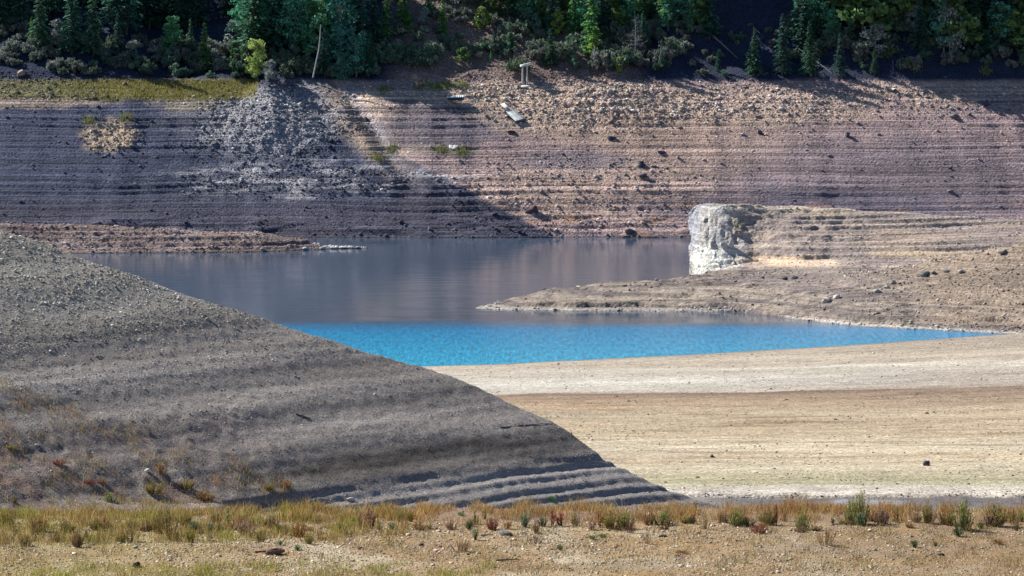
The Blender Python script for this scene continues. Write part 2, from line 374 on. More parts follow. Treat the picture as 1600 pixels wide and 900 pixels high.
def cright(x, y, z):
    w = fbm(x * .12, y * .1, 4, 401)
    xn = at(1089, 440, 757)[0]
    base = np.ones(x.shape + (3,)) * np.array([.28, .24, .205])
    hl = sstep(738, 748, y)
    base = mix(base, (.21, .18, .175), sstep(-.2, .35, fbm(x * .03, z * 1.3, 4, 410)))
    base = mix(base, (.13, .11, .105), .85 * sstep(0, .45, fbm(x * .02, y * .55, 4, 411)) * (y < 738)); base = mix(base, (.44, .38, .30), .6 * sstep(.05, .5, fbm(x * .02, y * .5, 4, 413)))
    base = mix(base, (.19, .16, .145), hl * .8 * sstep(-.05, .25, fbm(x * .015, z * 2.4, 4, 418)) * sstep(4, 14, x - xn + 6 * w))
    base = mix(base, (.40, .31, .22), hl * sstep(0, .5, fbm(x * .05, z * .8, 4, 415)) * .85)
    base = mix(base, (.22, .185, .17), hl * sstep(5.0, 6.0, z + .6 * w) * (1 - sstep(9.5, 11, z + .6 * w)) * .65 * sstep(6, 24, x - xn))
    base = mix(base, (.46, .40, .32), hl * sstep(10.6, 11.6, z + .3 * w) * .5)
    # bleached rock nose
    nose = (1 - sstep(3, 9, x - xn + 4 * w)) * hl * (1 - .75 * (1 - sstep(.8, 2.5, z)))
    base = mix(base, (.46, .46, .45), nose)
    base = mix(base, (.66, .67, .62), nose * (1 - sstep(5.0, 6.6, z + 1.6 * w)) * sstep(-.35, .1, w + .25))
    base = mix(base, (.30, .31, .33), nose * sstep(.25, .5, fbm(x * .5, z * .35, 3, 420)) * .6)
    # knoll rubble: tan
    kn = sstep(at(1330, 450, 705)[0], at(1500, 450, 700)[0], x + 4 * w) * (1 - sstep(735, 742, y)); base = mix(base, (.31, .245, .19), kn * .7)
    base = mix(base, (.135, .12, .12), .8 * sstep(.0, .3, pn(x * .05, z * 2.2, 430)) * (1 - hl) * (1 - sstep(2.2, 3.2, z)))
    base = mix(base, (.46, .43, .39), .8 * (1 - sstep(.25, .5, z)) * (1 - hl))
    base = mix(base, (.12, .11, .11), 1 - sstep(0, .08, z))
    return np.clip(base * (1 + .5 * (hl * (1 - nose))[..., None]), .01, .8)

# low brown bar at the left, in front of the far bank
BARF = poly_y([(-300, 395), (0, 396), (150, 396), (300, 395.5), (400, 394), (470, 391.5), (510, 389.5), (575, 388)])
def zbar(x, y):
    yf = np.interp(x, *BARF) + .5 * pn(x * .3, 0, 501); xe = BARF[0][-1]
    df = y - yf
    top = np.interp(x, [at(u, 360, 850)[0] for u in (-300, 20, 60, 250, 400, 470, 495, 520, 580)], [5.5, 4.9, 5.0, 4.0, 2.9, 2.2, 1.0, .45, .2])
    z = np.minimum(df * .42 + .05, top + .01 * df)
    z = smin(z, top + .25 * fbm(x * .15, y * .15, 3, 510), .4)
    W = np.interp(x, [at(400, 390, 850)[0], at(500, 390, 850)[0], at(575, 390, 850)[0]], [17, 6, 1.2]); z = z - np.maximum(df - W, 0) * .5
    z = np.where(df < 0, df * .5, z); z = np.where(x > xe, -(x - xe) - .2, z)
    z = z + sstep(.2, 1, z) * (stair(z, .9, warp=.3 * pn(x * .02, 0, 3), seed=21) + .28 * fbm(x * .5, y * .5, 4, 520))
    return z
def cbar(x, y, z):
    w = fbm(x * .1, z * .5, 4, 530)
    C = np.ones(x.shape + (3,)) * np.array([.235, .185, .175])
    C = mix(C, (.30, .25, .25), sstep(0, .5, w) * .7)
    C = mix(C, (.15, .115, .125), sstep(.2, .5, -w) * .7)
    C = mix(C, (.42, .40, .40), (1 - sstep(.3, .5, z)) * sstep(at(470, 390, 850)[0], at(500, 390, 850)[0], x))
    C = mix(C, (.09, .08, .09), 1 - sstep(.05, .35, z))
    return C

# beach beyond the foreground
BEF = poly_y([(-100, 585), (400, 580), (690, 571.5), (800, 568), (900, 563), (1000, 558), (1100, 553), (1200, 547), (1300, 541), (1400, 534), (1500, 527), (1575, 522), (1700, 516), (1800, 510)])
def zbeach(x, y):
    yw = np.interp(x, *BEF) + .7 * pn(x * .1, 0, 601) + .25 * pn(x * .6, 0, 602)
    d = yw - y
    # the whole shelf reaches z ~ 11.8 where it breaks off towards the camera
    L = yw - 369.
    z = 11.9 * np.clip(d / L, -1, 1.0) ** 1 if False else 11.9 * (d / L)
    z = np.where(d < 0, d * .08, z)
    z = z + sstep(0, 20, d) * (.22 * fbm(x * .02, y * .05, 4, 610) + .10 * fbm(x * .12, y * .3, 3, 615))
    z = z + sstep(2, 8, d) * .8 * stair(z, .55, a=.8, warp=.5 * fbm(x * .012, y * .01, 2, 620), seed=31) * (.3 + .7 * sstep(-.2, .4, pn(x * .02, z * .6, 625)))
    ye = 371. + 1.5 * fbm(x * .06, 0 * x, 3, 630)
    z = z - np.maximum(ye - y, 0) * .7 + .25 * np.exp(-((y - ye - 2.5) / 3.) ** 2) * (.6 + pn(x * .3, y * .3, 640))
    return z
def cbeach(x, y, z):
    yw = np.interp(x, *BEF); t = np.clip((yw - y) / (yw - 369.), 0, 1)      # 0 at the water, 1 at the near lip
    n = fbm(x * .02, y * .08, 4, 650); n2 = fbm(x * .05, y * .25, 4, 655)
    q = y + 4.5 * n + 1.5 * n2
    keys = [366, 370, 371.5, 375, 381, 386, 395, 404, 416, 432, 450, 468, 484, 500, 512, 524, 529, 532, 540, 556, 572, 584, 594, 604, 625, 660]
    cols = [(.15, .13, .13), (.15, .13, .13), (.48, .44, .38), (.50, .47, .41), (.47, .43, .35), (.40, .375, .25), (.41, .37, .25), (.49, .44, .33), (.45, .38, .27), (.52, .46, .35), (.45, .38, .27), (.42, .34, .24), (.46, .39, .28), (.38, .30, .21), (.33, .25, .175),
            (.26, .195, .14), (.17, .125, .095), (.43, .39, .33), (.50, .475, .42), (.52, .50, .45), (.44, .405, .34), (.50, .47, .41), (.42, .36, .29), (.45, .40, .33), (.37, .32, .26), (.36, .31, .26)]
    cols = np.array(cols); C = np.stack([np.interp(q, keys, cols[:, k]) for k in range(3)], -1)
    C = mix(C, (.28, .205, .13), .85 * sstep(.1, .6, n2) * (1 - sstep(524, 530, q)) * sstep(.25, .32, t) * (1 - sstep(.8, .9, t)))
    rb = sstep(20, 60, x) * sstep(.27, .3, t) * (1 - sstep(.5, .6, t)); C = mix(C, (.25, .19, .15), .45 * rb)
    C = mix(C, (.22, .17, .12), .75 * sstep(.3, .6, fbm(x * .03, y * .5, 4, 660)) * (1 - sstep(.8, .88, t)) * (1 - sstep(524, 530, q)) * sstep(.2, .24, t))
    C = mix(C, (.20, .17, .14), .8 * (1 - sstep(.6, 3.2, yw - y + 1.5 * n2)))
    C = C * .93 * (1 + .14 * fbm(x * .25, y * .4, 3, 663) + .16 * fbm(x * .012, y * .06, 3, 667) + .10 * fbm(x * .004, y * .6, 3, 668))[..., None]
    return np.clip(C, .01, 1)

# foreground: bench, the grey gravel slope and the gully floor
SIL = [(-400, 250), (-150, 310), (0, 356), (60, 372), (150, 405), (250, 440), (350, 474), (450, 504), (560, 541), (650, 563), (700, 581), (760, 606), (800, 624), (860, 652), (905, 680), (938, 703), (960, 712), (1000, 733), (1060, 758), (1115, 776), (1160, 789), (1220, 798), (1300, 806)]
S_ = .466; A_ = (-10.8, 160.4)
def plane(x, y): return 39 - S_ * ((x - A_[0]) * .747 - (y - A_[1]) * .668)
def _sil():
    out = []
    for u, v in SIL:
        d = ray(u, v); # CAM_H + d2 t = 39 - S(.747(d0 t - ax) - .668(d1 t - ay))
        t = (39 + S_ * .747 * A_[0] - S_ * .668 * A_[1] - CAM_H) / (d[2] + S_ * (.747 * d[0] - .668 * d[1]))
        out.append((d[0] * t, d[1] * t))
    return np.array(out)
SILW = _sil(); SILW = SILW[np.argsort(SILW[:, 0])]
def near_base(x, y):
    yc = np.interp(x, SILW[:, 0], SILW[:, 1])
    m = plane(x, np.minimum(y, yc))
    rough = sstep(-2, -14, x)
    m = m + .07 * fbm(x * .09, y * .09, 3, 701) * (1 - sstep(-3, 0, y - yc)) * sstep(150, 158, y)
    # broad old-shore undulations in the upper slope, crisp strand terraces lower down
    hi = sstep(38.85, 39.1, m)
    m = m + hi * .045 * np.sin(m * 4.1 + 2.5 * fbm(x * .07, y * .05, 2, 705))
    m = m + hi * .13 * stair(m, .42, a=.6, m=.3, warp=.5 * fbm(x * .05, y * .05, 2, 708), wob=.6, seed=43) * (1 - sstep(44, 46, m))
    ter = (1 - hi) * sstep(-12, -8, x)
    fade = .35 + .65 * sstep(-.35, .35, pn(x * .15, m * 1.6, 709))
    m = m + ter * fade * (stair(m, .31, a=.68, m=.4, warp=.5 * fbm(x * .10, y * .06, 3, 707), wob=.6, seed=41)) * 1.05
    # the undercut scarp of one strand line
    edge = 38.95 + .12 * fbm(x * .3, y * .3, 3, 711)
    m = m - .16 * (1 - sstep(edge - .14, edge, m)) * sstep(-12, -10.5, x) * (1 - .55 * sstep(-8.5, -6, x) * (1 - sstep(0, 2.6, x)))
    # hummocky muddy foot at the left
    foot = (1 - sstep(41.2, 42.2, m)) * (1 - sstep(-12, -7, x))
    m = m + foot * (.05 * fbm(x * .9, y * .35, 4, 713) + .05 * sstep(.05, .2, fbm(x * .7, y * .7, 3, 717)))
    back = np.maximum(y - yc, 0)
    m = m - .62 * back + .0
    m = m - .5 * np.exp(-np.abs(y - yc) / 1.2) * .3
    # the gully floor right of the slope
    fl = 35.95 + .10 * fbm(x * .25, y * .25, 3, 721) - np.maximum(y - 181.7 - .6 * pn(x * .2, 0, 723), 0) * .8 + np.clip(y - 170, 0, 12) * .03
    m = smax(m, fl, .35)
    # bench in front
    ye = 147.0 + .6 * fbm(x * .12, 0 * x, 3, 731) - 1.2 * sstep(14, 24, x)
    b = 40.45 - np.maximum(y - ye, 0) * .55 + .10 * fbm(x * .12, y * .12, 3, 733) + .03 * fbm(x * .8, y * .8, 2, 735)
    b = b - .006 * np.maximum(0, y - 100) * 0
    left = 1 - sstep(-11, -7, x)
    b2 = 40.45 - sstep(143, 156, y) * 1.1 + .12 * fbm(x * .12, y * .12, 3, 733) - np.maximum(y - 157, 0) * .5
    b = b * (1 - left) + b2 * left
    return smax(m, b, .4)
def znear(x, y):
    z = near_base(x, y)
    z = z + .035 * fbm(x * 2.2, y * 2.2, 3, 741)
    return z
def is_bench(x, y):
    left = 1 - sstep(-11, -7, x)
    return 1 - sstep(0, 1.5, y - (147.6 + left * 4.5 + .8 * fbm(x * .3, y * .3, 3, 745)))
def cnear(x, y, z):
    n = fbm(x * .25, y * .25, 4, 751); n2 = fbm(x * .9, y * .6, 3, 755)
    C = np.ones(x.shape + (3,)) * np.array([.235, .215, .20])
    bands = fbm(z * .9 + .2 * n, x * .03, 3, 757); C = C * (1 + .8 * bands[..., None])
    up = sstep(43.5, 46.5, z + n * .8); C = mix(C, (.34, .325, .29), up * .8)
    C = mix(C, (.32, .30, .29), (1 - sstep(38.2, 39, z)) * .7 * (1 - sstep(7, 10, x)))
    # silt in the terrace treads, mud at the left foot
    ft = (1 - sstep(41, 42.2, z + .6 * n)) * (1 - sstep(-12, -6, x + 2 * n)); C = mix(C, (.20, .175, .165), ft * .85)
    C = mix(C, (.36, .33, .28), ft * sstep(.0, .5, n2) * (1 - sstep(39.8, 40.4, z)) * .8)
    C = mix(C, (.26, .17, .13), ft * sstep(.25, .6, fbm(x * .2, y * .3, 3, 760)) * .5)
    C = mix(C, (.15, .14, .145), sstep(8.5, 10.5, x) * .9); C = C * (1 + .3 * (sstep(8.5, 10.5, x) * fbm(x * .8, y * 1.6, 4, 767))[..., None])
    C = mix(C, (.30, .31, .34), sstep(.1, .4, fbm(x * .16, y * .3, 2, 765)) * sstep(11, 13, x) * (1 - sstep(15.5, 18, x)) * .9)
    b = is_bench(x, y)
    B = np.ones_like(C) * np.array([.33, .235, .135])
    B = mix(B, (.46, .40, .29), sstep(-.05, .35, n) * .75)
    near_edge = sstep(142.5, 144.5, y + 1.0 * n); B = mix(B, (.25, .17, .125), near_edge * .9)
    B = mix(B, (.24, .17, .105), sstep(4, 15, x + 3 * n) * (.5 + .4 * sstep(132, 136, y)))
    B = mix(B, (.28, .23, .09), (1 - sstep(-14, -6, x + 3 * n)) * .7); B = mix(B, (.30, .20, .09), .6 * sstep(0, .35, fbm(x * .4, y * .3, 3, 771)))
    B = mix(B, (.22, .16, .11), sstep(.25, .6, fbm(x * .15, y * .6, 3, 770)) * .5)
    return np.clip(mix(C, B, b), .01, 1)

# ------------------------------------------------------------------ ground sheets
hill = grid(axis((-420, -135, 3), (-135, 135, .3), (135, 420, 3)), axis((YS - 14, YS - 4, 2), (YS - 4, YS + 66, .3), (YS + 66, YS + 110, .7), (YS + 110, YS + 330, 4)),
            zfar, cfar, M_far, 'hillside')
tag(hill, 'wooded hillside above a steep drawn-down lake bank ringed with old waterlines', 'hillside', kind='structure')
head = grid(axis((-12, 118, .3), (118, 300, 3)), axis((645, 735, .4), (735, 792, .3), (792, 812, 1.), (812, 835, 3)), zright, cright, M_head, 'headland')
tag(head, 'tan striped headland with bleached rock nose and low gravel spit in the lake', 'headland', kind='structure')
bar = grid(axis((-330, -125, 4), (-125, -20, .3)), axis((814, 872, .3)), zbar, cbar, M_far, 'shore_bar')
tag(bar, 'low reddish brown bar of shore at the foot of the far bank, left', 'shore', kind='structure')
beach = grid(axis((-300, -30, 4), (-30, 90, .45), (90, 300, 4)), axis((335, 380, .5), (380, 660, .9), (660, 720, 4)), zbeach, cbeach, M_beach, 'beach')
tag(beach, 'pale banded dry mud beach between the foreground and the blue water', 'beach', kind='structure')
ground = grid(axis((-90, -26, 1.), (-26, 26, .1), (26, 90, 1.)), axis((60, 128, 1.), (128, 186, .12), (186, 260, 1.)), znear, cnear, M_near, 'ground')
tag(ground, 'near gravel bench and grey terraced gravel slope', 'ground', kind='structure')
# lake bed / valley floor reaching far out under everything
bed = grid(axis((-3500, 3500, 250)), axis((-800, 4200, 250)), lambda x, y: -6 + 0 * x, lambda x, y, z: np.ones(x.shape + (3,)) * .12, M_beach, 'lake_bed')
tag(bed, 'muddy lake bed under the water', 'lake bed', kind='structure')

# bleached rock nose of the headland: a wrapped cliff surface with blocks and cracks
def rock_nose():
    xn, yn = at(1088, 440, 757)[:2]; cx, cy = xn + 5.6, 770.; na, nz = 300, 110
    A, T = np.meshgrid(np.linspace(0, 2 * pi, na, endpoint=False), np.linspace(0, 1.0, nz))
    ca, sa = np.cos(A), np.sin(A); q = (np.abs(ca) ** 3.2 + np.abs(sa) ** 3.2) ** (-1 / 3.2)
    dome = np.sqrt(np.clip(1 - np.clip((T - .62) / .38, 0, 1) ** 2.2, 0, 1)); z = -1.2 + 13.75 * np.sin(np.clip(T / .9, 0, 1) * pi / 2) ** 1.0
    z = np.where(T < .62, -1.2 + 11.0 * T / .62, 9.8 + 2.85 * np.sin((T - .62) / .38 * pi / 2))
    s = A * 11.; out = 1 + (1 - T) * .05
    r = .7 * fbm(s * .16, z * .22, 4, 870) + .55 * np.floor(2.2 * pn(s * .22 + .1 * z, z * .26, 884) + .5) / 2.2 - .6 * np.clip(.14 - np.abs(pn(s * .17 + .08 * z, z * .12, 871)), 0, 1) / .14 - .35 * np.clip(.10 - np.abs(pn(s * .12, z * .33 + .06 * s, 873)), 0, 1) / .10 + .45 * fbm(s * .7, z * .7, 4, 875)
    hol = np.exp(-((ca * 11.5 + 1.0) / 2.6) ** 2 - ((z - 5.6) / 1.3) ** 2) * (sa < 0); r = r - 1.5 * hol
    X = cx + ca * q * (5.6 * out * dome + r * (dome > .25)); Y = cy + sa * q * (13. * out * dome + r * (dome > .25)); z = z - .28 + .25 * fbm(X * .4, Y * .4, 3, 877) - .05 * (X - cx)
    Y = Y + np.clip(z, 0, 13) * 1.35 * (1 - sstep(cy - 8, cy + 13, Y)); z = z - .06 * np.maximum(X - cx, 0) * np.clip(z, 0, 12) / 3.2
    V = np.stack([X, Y, z], -1).reshape(-1, 3); i = np.arange((nz - 1) * na); j = i - i % na + (i + 1) % na
    Fc = np.stack([i, j, j + na, i + na], 1)
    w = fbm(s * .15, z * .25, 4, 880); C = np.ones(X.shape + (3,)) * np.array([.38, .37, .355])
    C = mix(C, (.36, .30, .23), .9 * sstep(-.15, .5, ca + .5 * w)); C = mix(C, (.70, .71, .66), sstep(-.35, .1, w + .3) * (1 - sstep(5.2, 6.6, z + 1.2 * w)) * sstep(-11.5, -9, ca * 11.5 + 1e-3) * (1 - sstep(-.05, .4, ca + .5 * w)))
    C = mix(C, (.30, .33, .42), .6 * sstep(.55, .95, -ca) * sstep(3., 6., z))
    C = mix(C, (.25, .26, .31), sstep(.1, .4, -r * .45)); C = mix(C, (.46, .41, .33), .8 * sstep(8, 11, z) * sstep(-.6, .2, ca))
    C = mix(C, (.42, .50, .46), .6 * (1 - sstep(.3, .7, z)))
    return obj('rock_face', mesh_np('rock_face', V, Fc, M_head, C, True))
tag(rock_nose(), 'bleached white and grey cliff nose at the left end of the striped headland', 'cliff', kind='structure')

# ------------------------------------------------------------------ water
def water_mat():
    m, nt, b = new_mat('lake_water'); L = nt.links.new
    tc = nd(nt, 'ShaderNodeTexCoord'); sx = nd(nt, 'ShaderNodeSeparateXYZ'); L(tc.outputs['Object'], sx.inputs[0])
    # wind line: ruffled near water, calm lee behind it
    mp = nd(nt, 'ShaderNodeMapping'); mp.inputs['Scale'].default_value = (.02, .05, 1); L(tc.outputs['Object'], mp.inputs['Vector'])
    nw = nd(nt, 'ShaderNodeTexNoise'); nw.inputs['Scale'].default_value = 1; nw.inputs['Detail'].default_value = 4; L(mp.outputs[0], nw.inputs['Vector'])
    ma = nd(nt, 'ShaderNodeMath', operation='MULTIPLY_ADD'); L(nw.outputs['Fac'], ma.inputs[0]); ma.inputs[1].default_value = 18.; L(sx.outputs['Y'], ma.inputs[2])
    mk = nd(nt, 'ShaderNodeMapRange', interpolation_type='SMOOTHSTEP'); mk.inputs['From Min'].default_value = 670; mk.inputs['From Max'].default_value = 690
    mk.inputs['To Min'].default_value = 1; mk.inputs['To Max'].default_value = 0; L(ma.outputs[0], mk.inputs['Value'])
    # body colour, with calm/ruffled reflection shift and ripple speckle painted in
    mp2 = nd(nt, 'ShaderNodeMapping'); mp2.inputs['Scale'].default_value = (1.5, .16, 1); L(tc.outputs['Object'], mp2.inputs['Vector'])
    nb = nd(nt, 'ShaderNodeTexNoise'); nb.inputs['Scale'].default_value = 1.3; nb.inputs['Detail'].default_value = 6; nb.inputs['Roughness'].default_value = .75; L(mp2.outputs[0], nb.inputs['Vector'])
    shl = nd(nt, 'ShaderNodeMapRange'); shl.inputs['From Min'].default_value = 672; shl.inputs['From Max'].default_value = 612; L(sx.outputs['Y'], shl.inputs['Value'])
    cA = nd(nt, 'ShaderNodeMix', data_type='RGBA'); cA.inputs['A'].default_value = (.0005, .24, .54, 1); cA.inputs['B'].default_value = (.02, .48, .78, 1); L(shl.outputs[0], cA.inputs['Factor'])
    cB = nd(nt, 'ShaderNodeMix', data_type='RGBA'); cB.inputs['A'].default_value = (.06, .095, .15, 1); L(mk.outputs[0], cB.inputs['Factor'])
    vr = nd(nt, 'ShaderNodeMapRange'); vr.inputs['From Min'].default_value = .35; vr.inputs['From Max'].default_value = .65; vr.inputs['To Min'].default_value = .55; vr.inputs['To Max'].default_value = 1.5; L(nb.outputs['Fac'], vr.inputs['Value'])
    vs = nd(nt, 'ShaderNodeVectorMath', operation='SCALE'); L(cA.outputs['Result'], vs.inputs[0]); L(vr.outputs[0], vs.inputs['Scale']); L(vs.outputs[0], cB.inputs['B'])
    L(cB.outputs['Result'], b.inputs['Base Color'])
    b.inputs['IOR'].default_value = 1.33; b.inputs['Specular IOR Level'].default_value = .5
    rg = nd(nt, 'ShaderNodeMapRange'); rg.inputs['To Min'].default_value = .06; rg.inputs['To Max'].default_value = .12; L(mk.outputs[0], rg.inputs['Value']); L(rg.outputs[0], b.inputs['Roughness'])
    # ripples
    st = nd(nt, 'ShaderNodeMapRange'); st.inputs['To Min'].default_value = .012; st.inputs['To Max'].default_value = .30; L(mk.outputs[0], st.inputs['Value'])
    hm = nd(nt, 'ShaderNodeMath', operation='MULTIPLY'); L(nb.outputs['Fac'], hm.inputs[0]); L(st.outputs[0], hm.inputs[1])
    mp3 = nd(nt, 'ShaderNodeMapping'); mp3.inputs['Scale'].default_value = (.05, .5, 1); L(tc.outputs['Object'], mp3.inputs['Vector'])
    n3 = nd(nt, 'ShaderNodeTexNoise'); n3.inputs['Scale'].default_value = 1; n3.inputs['Detail'].default_value = 2; L(mp3.outputs[0], n3.inputs['Vector'])
    h3 = nd(nt, 'ShaderNodeMath', operation='MULTIPLY_ADD'); L(n3.outputs['Fac'], h3.inputs[0]); h3.inputs[1].default_value = .05; L(hm.outputs[0], h3.inputs[2])
    bp = nd(nt, 'ShaderNodeBump'); bp.inputs['Strength'].default_value = 1; bp.inputs['Distance'].default_value = 1.; L(h3.outputs[0], bp.inputs['Height']); L(bp.outputs[0], b.inputs['Normal'])
    return m
wm = mesh_np('water', [(-900, 500, 0), (900, 500, 0), (900, 960, 0), (-900, 960, 0)], [[0, 1, 2, 3]], water_mat())
wat = obj('water', wm); tag(wat, 'lake water, calm and grey at the back and ruffled bright blue in front', 'water', kind='structure')

# ------------------------------------------------------------------ scattered stones (real pieces, far too many to count)
CUBE = np.array([(a, b, c) for a in (-1, 1) for b in (-1, 1) for c in (-1, 1)], float) * .58
CF = np.array([(0, 1, 3, 2), (4, 6, 7, 5), (0, 4, 5, 1), (2, 3, 7, 6), (0, 2, 6, 4), (1, 5, 7, 3)])
def stones(name, P, R, C, label, cat, flat=.6, sink=.15):
    n = len(P)
    J = CUBE[None] * RNG.uniform(.55, 1.15, (n, 8, 1)) + RNG.normal(0, .10, (n, 8, 3))
    J = J * np.stack([RNG.uniform(.75, 1.4, n), RNG.uniform(.75, 1.3, n), RNG.uniform(flat * .7, flat * 1.3, n)], 1)[:, None]
    a = RNG.uniform(0, 2 * pi, n); tl = RNG.normal(0, .35, n)
    ca, sa = np.cos(a), np.sin(a); x = J[..., 0] * ca[:, None] - J[..., 1] * sa[:, None]; y = J[..., 0] * sa[:, None] + J[..., 1] * ca[:, None]; z = J[..., 2]
    ct, st_ = np.cos(tl)[:, None], np.sin(tl)[:, None]; y, z = y * ct - z * st_, y * st_ + z * ct
    V = np.stack([x, y, z], -1) * R[:, None, None] + P[:, None, :]; V[..., 2] += (R * sink)[:, None]
    Fc = (CF[None] + np.arange(n)[:, None, None] * 8).reshape(-1, 4)
    o = obj(name, mesh_np(name, V.reshape(-1, 3), Fc, M_stone, np.repeat(C, 8, 0)))
    tag(o, label, cat, kind='stuff'); return o
def vary(C, s=.25, hue=.06):
    n = len(C); return np.clip(C * RNG.lognormal(0, s, (n, 1)) * (1 + RNG.normal(0, hue, (n, 3))), .01, .85)

# far bank rubble
n = 90000
x = RNG.uniform(-122, 122, n); y = YS + RNG.uniform(0, 62, n)
z = hill_base(x, y); pr = rubble(x, z) * 1.0 + .035 + .08 * (z < 3); pr = pr * (z < 31 + RNG.normal(0, .7, n)); pr = np.where((z > 26.8) & (x < pxx(395)), .14 + .5 * (x < pxx(150)), pr)
k = RNG.random(n) < pr * .9; x, y = x[k], y[k]; z = zfar(x, y)
R = np.clip(RNG.lognormal(-1.68, .48, len(x)), .08, .8)
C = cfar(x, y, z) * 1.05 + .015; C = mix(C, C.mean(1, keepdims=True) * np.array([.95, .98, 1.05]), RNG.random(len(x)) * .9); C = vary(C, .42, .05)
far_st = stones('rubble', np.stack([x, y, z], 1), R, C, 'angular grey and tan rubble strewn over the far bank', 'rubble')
# hillside litter
n = 9000
x = RNG.uniform(pxx(560), pxx(1050), n); y = YS + RNG.uniform(52, 92, n); z = zfar(x, y)
stones('hillside_stones', np.stack([x, y, z], 1), np.clip(RNG.lognormal(-1.7, .4, n), .08, .5), vary(cfar(x, y, z) * 1.3, .3), 'small stones on the open brown slope between the trees', 'stones')
# headland and spit
n = 26000
x = RNG.uniform(-8, 112, n); y = RNG.uniform(655, 790, n); z = zright(x, y)
edge = (z > -.05) & (z < .55) & (y < 745); kn = (x > at(1330, 450, 705)[0]) & (y < 735)
k = (z > -.1) & (RNG.random(n) < np.where(edge, .9, np.where(kn, .6, .16))); x, y, z, edge = x[k], y[k], z[k], edge[k]
C = cright(x, y, z) * 1.25 + .03; C[edge] = np.array([.46, .44, .41])
stones('shore_stones', np.stack([x, y, z], 1), np.clip(RNG.lognormal(-1.75, .38, len(x)), .08, .6), vary(C, .3), 'pale and tan stones along the spit and headland', 'stones')
# bar
n = 9000
x = RNG.uniform(-122, -28, n); y = RNG.uniform(818, 850, n); z = zbar(x, y); k = z > -.05; k &= (RNG.random(n) < .55); x, y, z = x[k], y[k], z[k]
C = cbar(x, y, z) * 1.3; C[(x > at(495, 390, 850)[0])] = (.6, .58, .55)
stones('bar_stones', np.stack([x, y, z], 1), np.clip(RNG.lognormal(-1.6, .35, len(x)), .1, .5), vary(C, .3), 'broken stones on the low brown shore bar', 'stones')
# beach
n = 30000
x = RNG.uniform(-12, 86, n); y = 369 + 290 * RNG.random(n) ** 1.5; z = zbeach(x, y); k = (z > .02) & (RNG.random(n) < .12 + .9 * sstep(-.1, .45, fbm(x * .05, y * .12, 3, 661)))
x, y, z = x[k], y[k], z[k]
C = cbeach(x, y, z) * np.where(RNG.random(len(x)) < .3, .45, 1.1)[:, None]
stones('beach_stones', np.stack([x, y, z], 1), np.clip(RNG.lognormal(-2.7, .45, len(x)), .04, .3), vary(C, .2), 'small clods and stones dotted over the pale beach', 'stones')
# slope gravel
n = 120000
x = RNG.uniform(-23, 13, n); y = RNG.uniform(150, 181, n); z0 = near_base(x, y)
cover = .25 + .75 * sstep(40.5, 45.5, z0 + .8 * fbm(x * .3, y * .3, 3, 801)); cover *= .55 + .45 * sstep(-.2, .2, np.sin(z0 * 4.1 + 2.5 * fbm(x * .07, y * .05, 2, 705)))
k = (RNG.random(n) < cover) & (is_bench(x, y) < .3); x, y = x[k], y[k]; z = znear(x, y); g = sstep(42, 47, z)
R = np.clip(RNG.lognormal(-3.78, .38, len(x)), .010, .09) * (1 + .5 * g)
C = mix(np.ones((len(x), 3)) * np.array([.29, .27, .25]), (.55, .52, .45), g); C = C * (1 + .8 * np.clip(fbm(z * .9 + .2 * fbm(x * .25, y * .25, 4, 751), x * .03, 3, 757), -1, 1))[:, None]; C = vary(C, .33, .03)
b_ = RNG.random(len(x)) < .02; C[b_] = (.7, .68, .64)
stones('gravel', np.stack([x, y, z], 1), R, C, 'grey gravel covering the left slope, coarse and pale at its top', 'gravel')
# bench gravel
n = 60000
x = RNG.uniform(-20, 20, n); y = 130 + 19 * RNG.random(n); nz = fbm(x * .35, y * .2, 4, 811)
pr = .55 + .5 * sstep(-.3, .3, nz); pr *= np.where(y > 143.2 + nz, .25, 1); pr *= 1 - .55 * sstep(7, 14, x)
k = RNG.random(n) < pr; x, y = x[k], y[k]; z = znear(x, y)
C = mix(np.ones((len(x), 3)) * np.array([.42, .34, .25]), (.56, .51, .40), RNG.random(len(x))); C = vary(C, .28, .05)
b_ = RNG.random(len(x)) < .04; C[b_] = C[b_] * .25
stones('bench_gravel', np.stack([x, y, z], 1), np.clip(RNG.lognormal(-3.6, .42, len(x)), .012, .12), C, 'cream and tan gravel on the foreground bench', 'gravel', flat=.5)

# ------------------------------------------------------------------ plants
ONES = 'first second third fourth fifth sixth seventh eighth ninth tenth eleventh twelfth thirteenth fourteenth fifteenth sixteenth seventeenth eighteenth nineteenth'.split()
TENS = {20: 'twent', 30: 'thirt', 40: 'fort', 50: 'fift', 60: 'sixt', 70: 'sevent', 80: 'eight', 90: 'ninet'}
def ordinal(i):                                # 1 -> first
    if i < 20: return ONES[i - 1]
    t, r = i // 10 * 10, i % 10; return TENS[t] + ('ieth' if r == 0 else 'y-' + ONES[r - 1])
class Bag:                                   # collects small leaf or blade faces
    def __init__(s): s.V = []; s.C = []; s.n = 0
    def quads(s, P, A, B, C):                # centre, two half-axis vectors, colour
        V = np.stack([P - A - B, P + A - B, P + A * .7 + B, P - A * .7 + B], 1); s.V.append(V.reshape(-1, 3)); s.C.append(np.repeat(C, 4, 0)); s.n += len(P)
    def build(s, name, mat):
        V = np.concatenate(s.V); return mesh_np(name, V, np.arange(len(V)).reshape(-1, 4), mat, np.concatenate(s.C))
def rdir(n):
    v = RNG.normal(0, 1, (n, 3)); return v / np.linalg.norm(v, axis=1, keepdims=True)
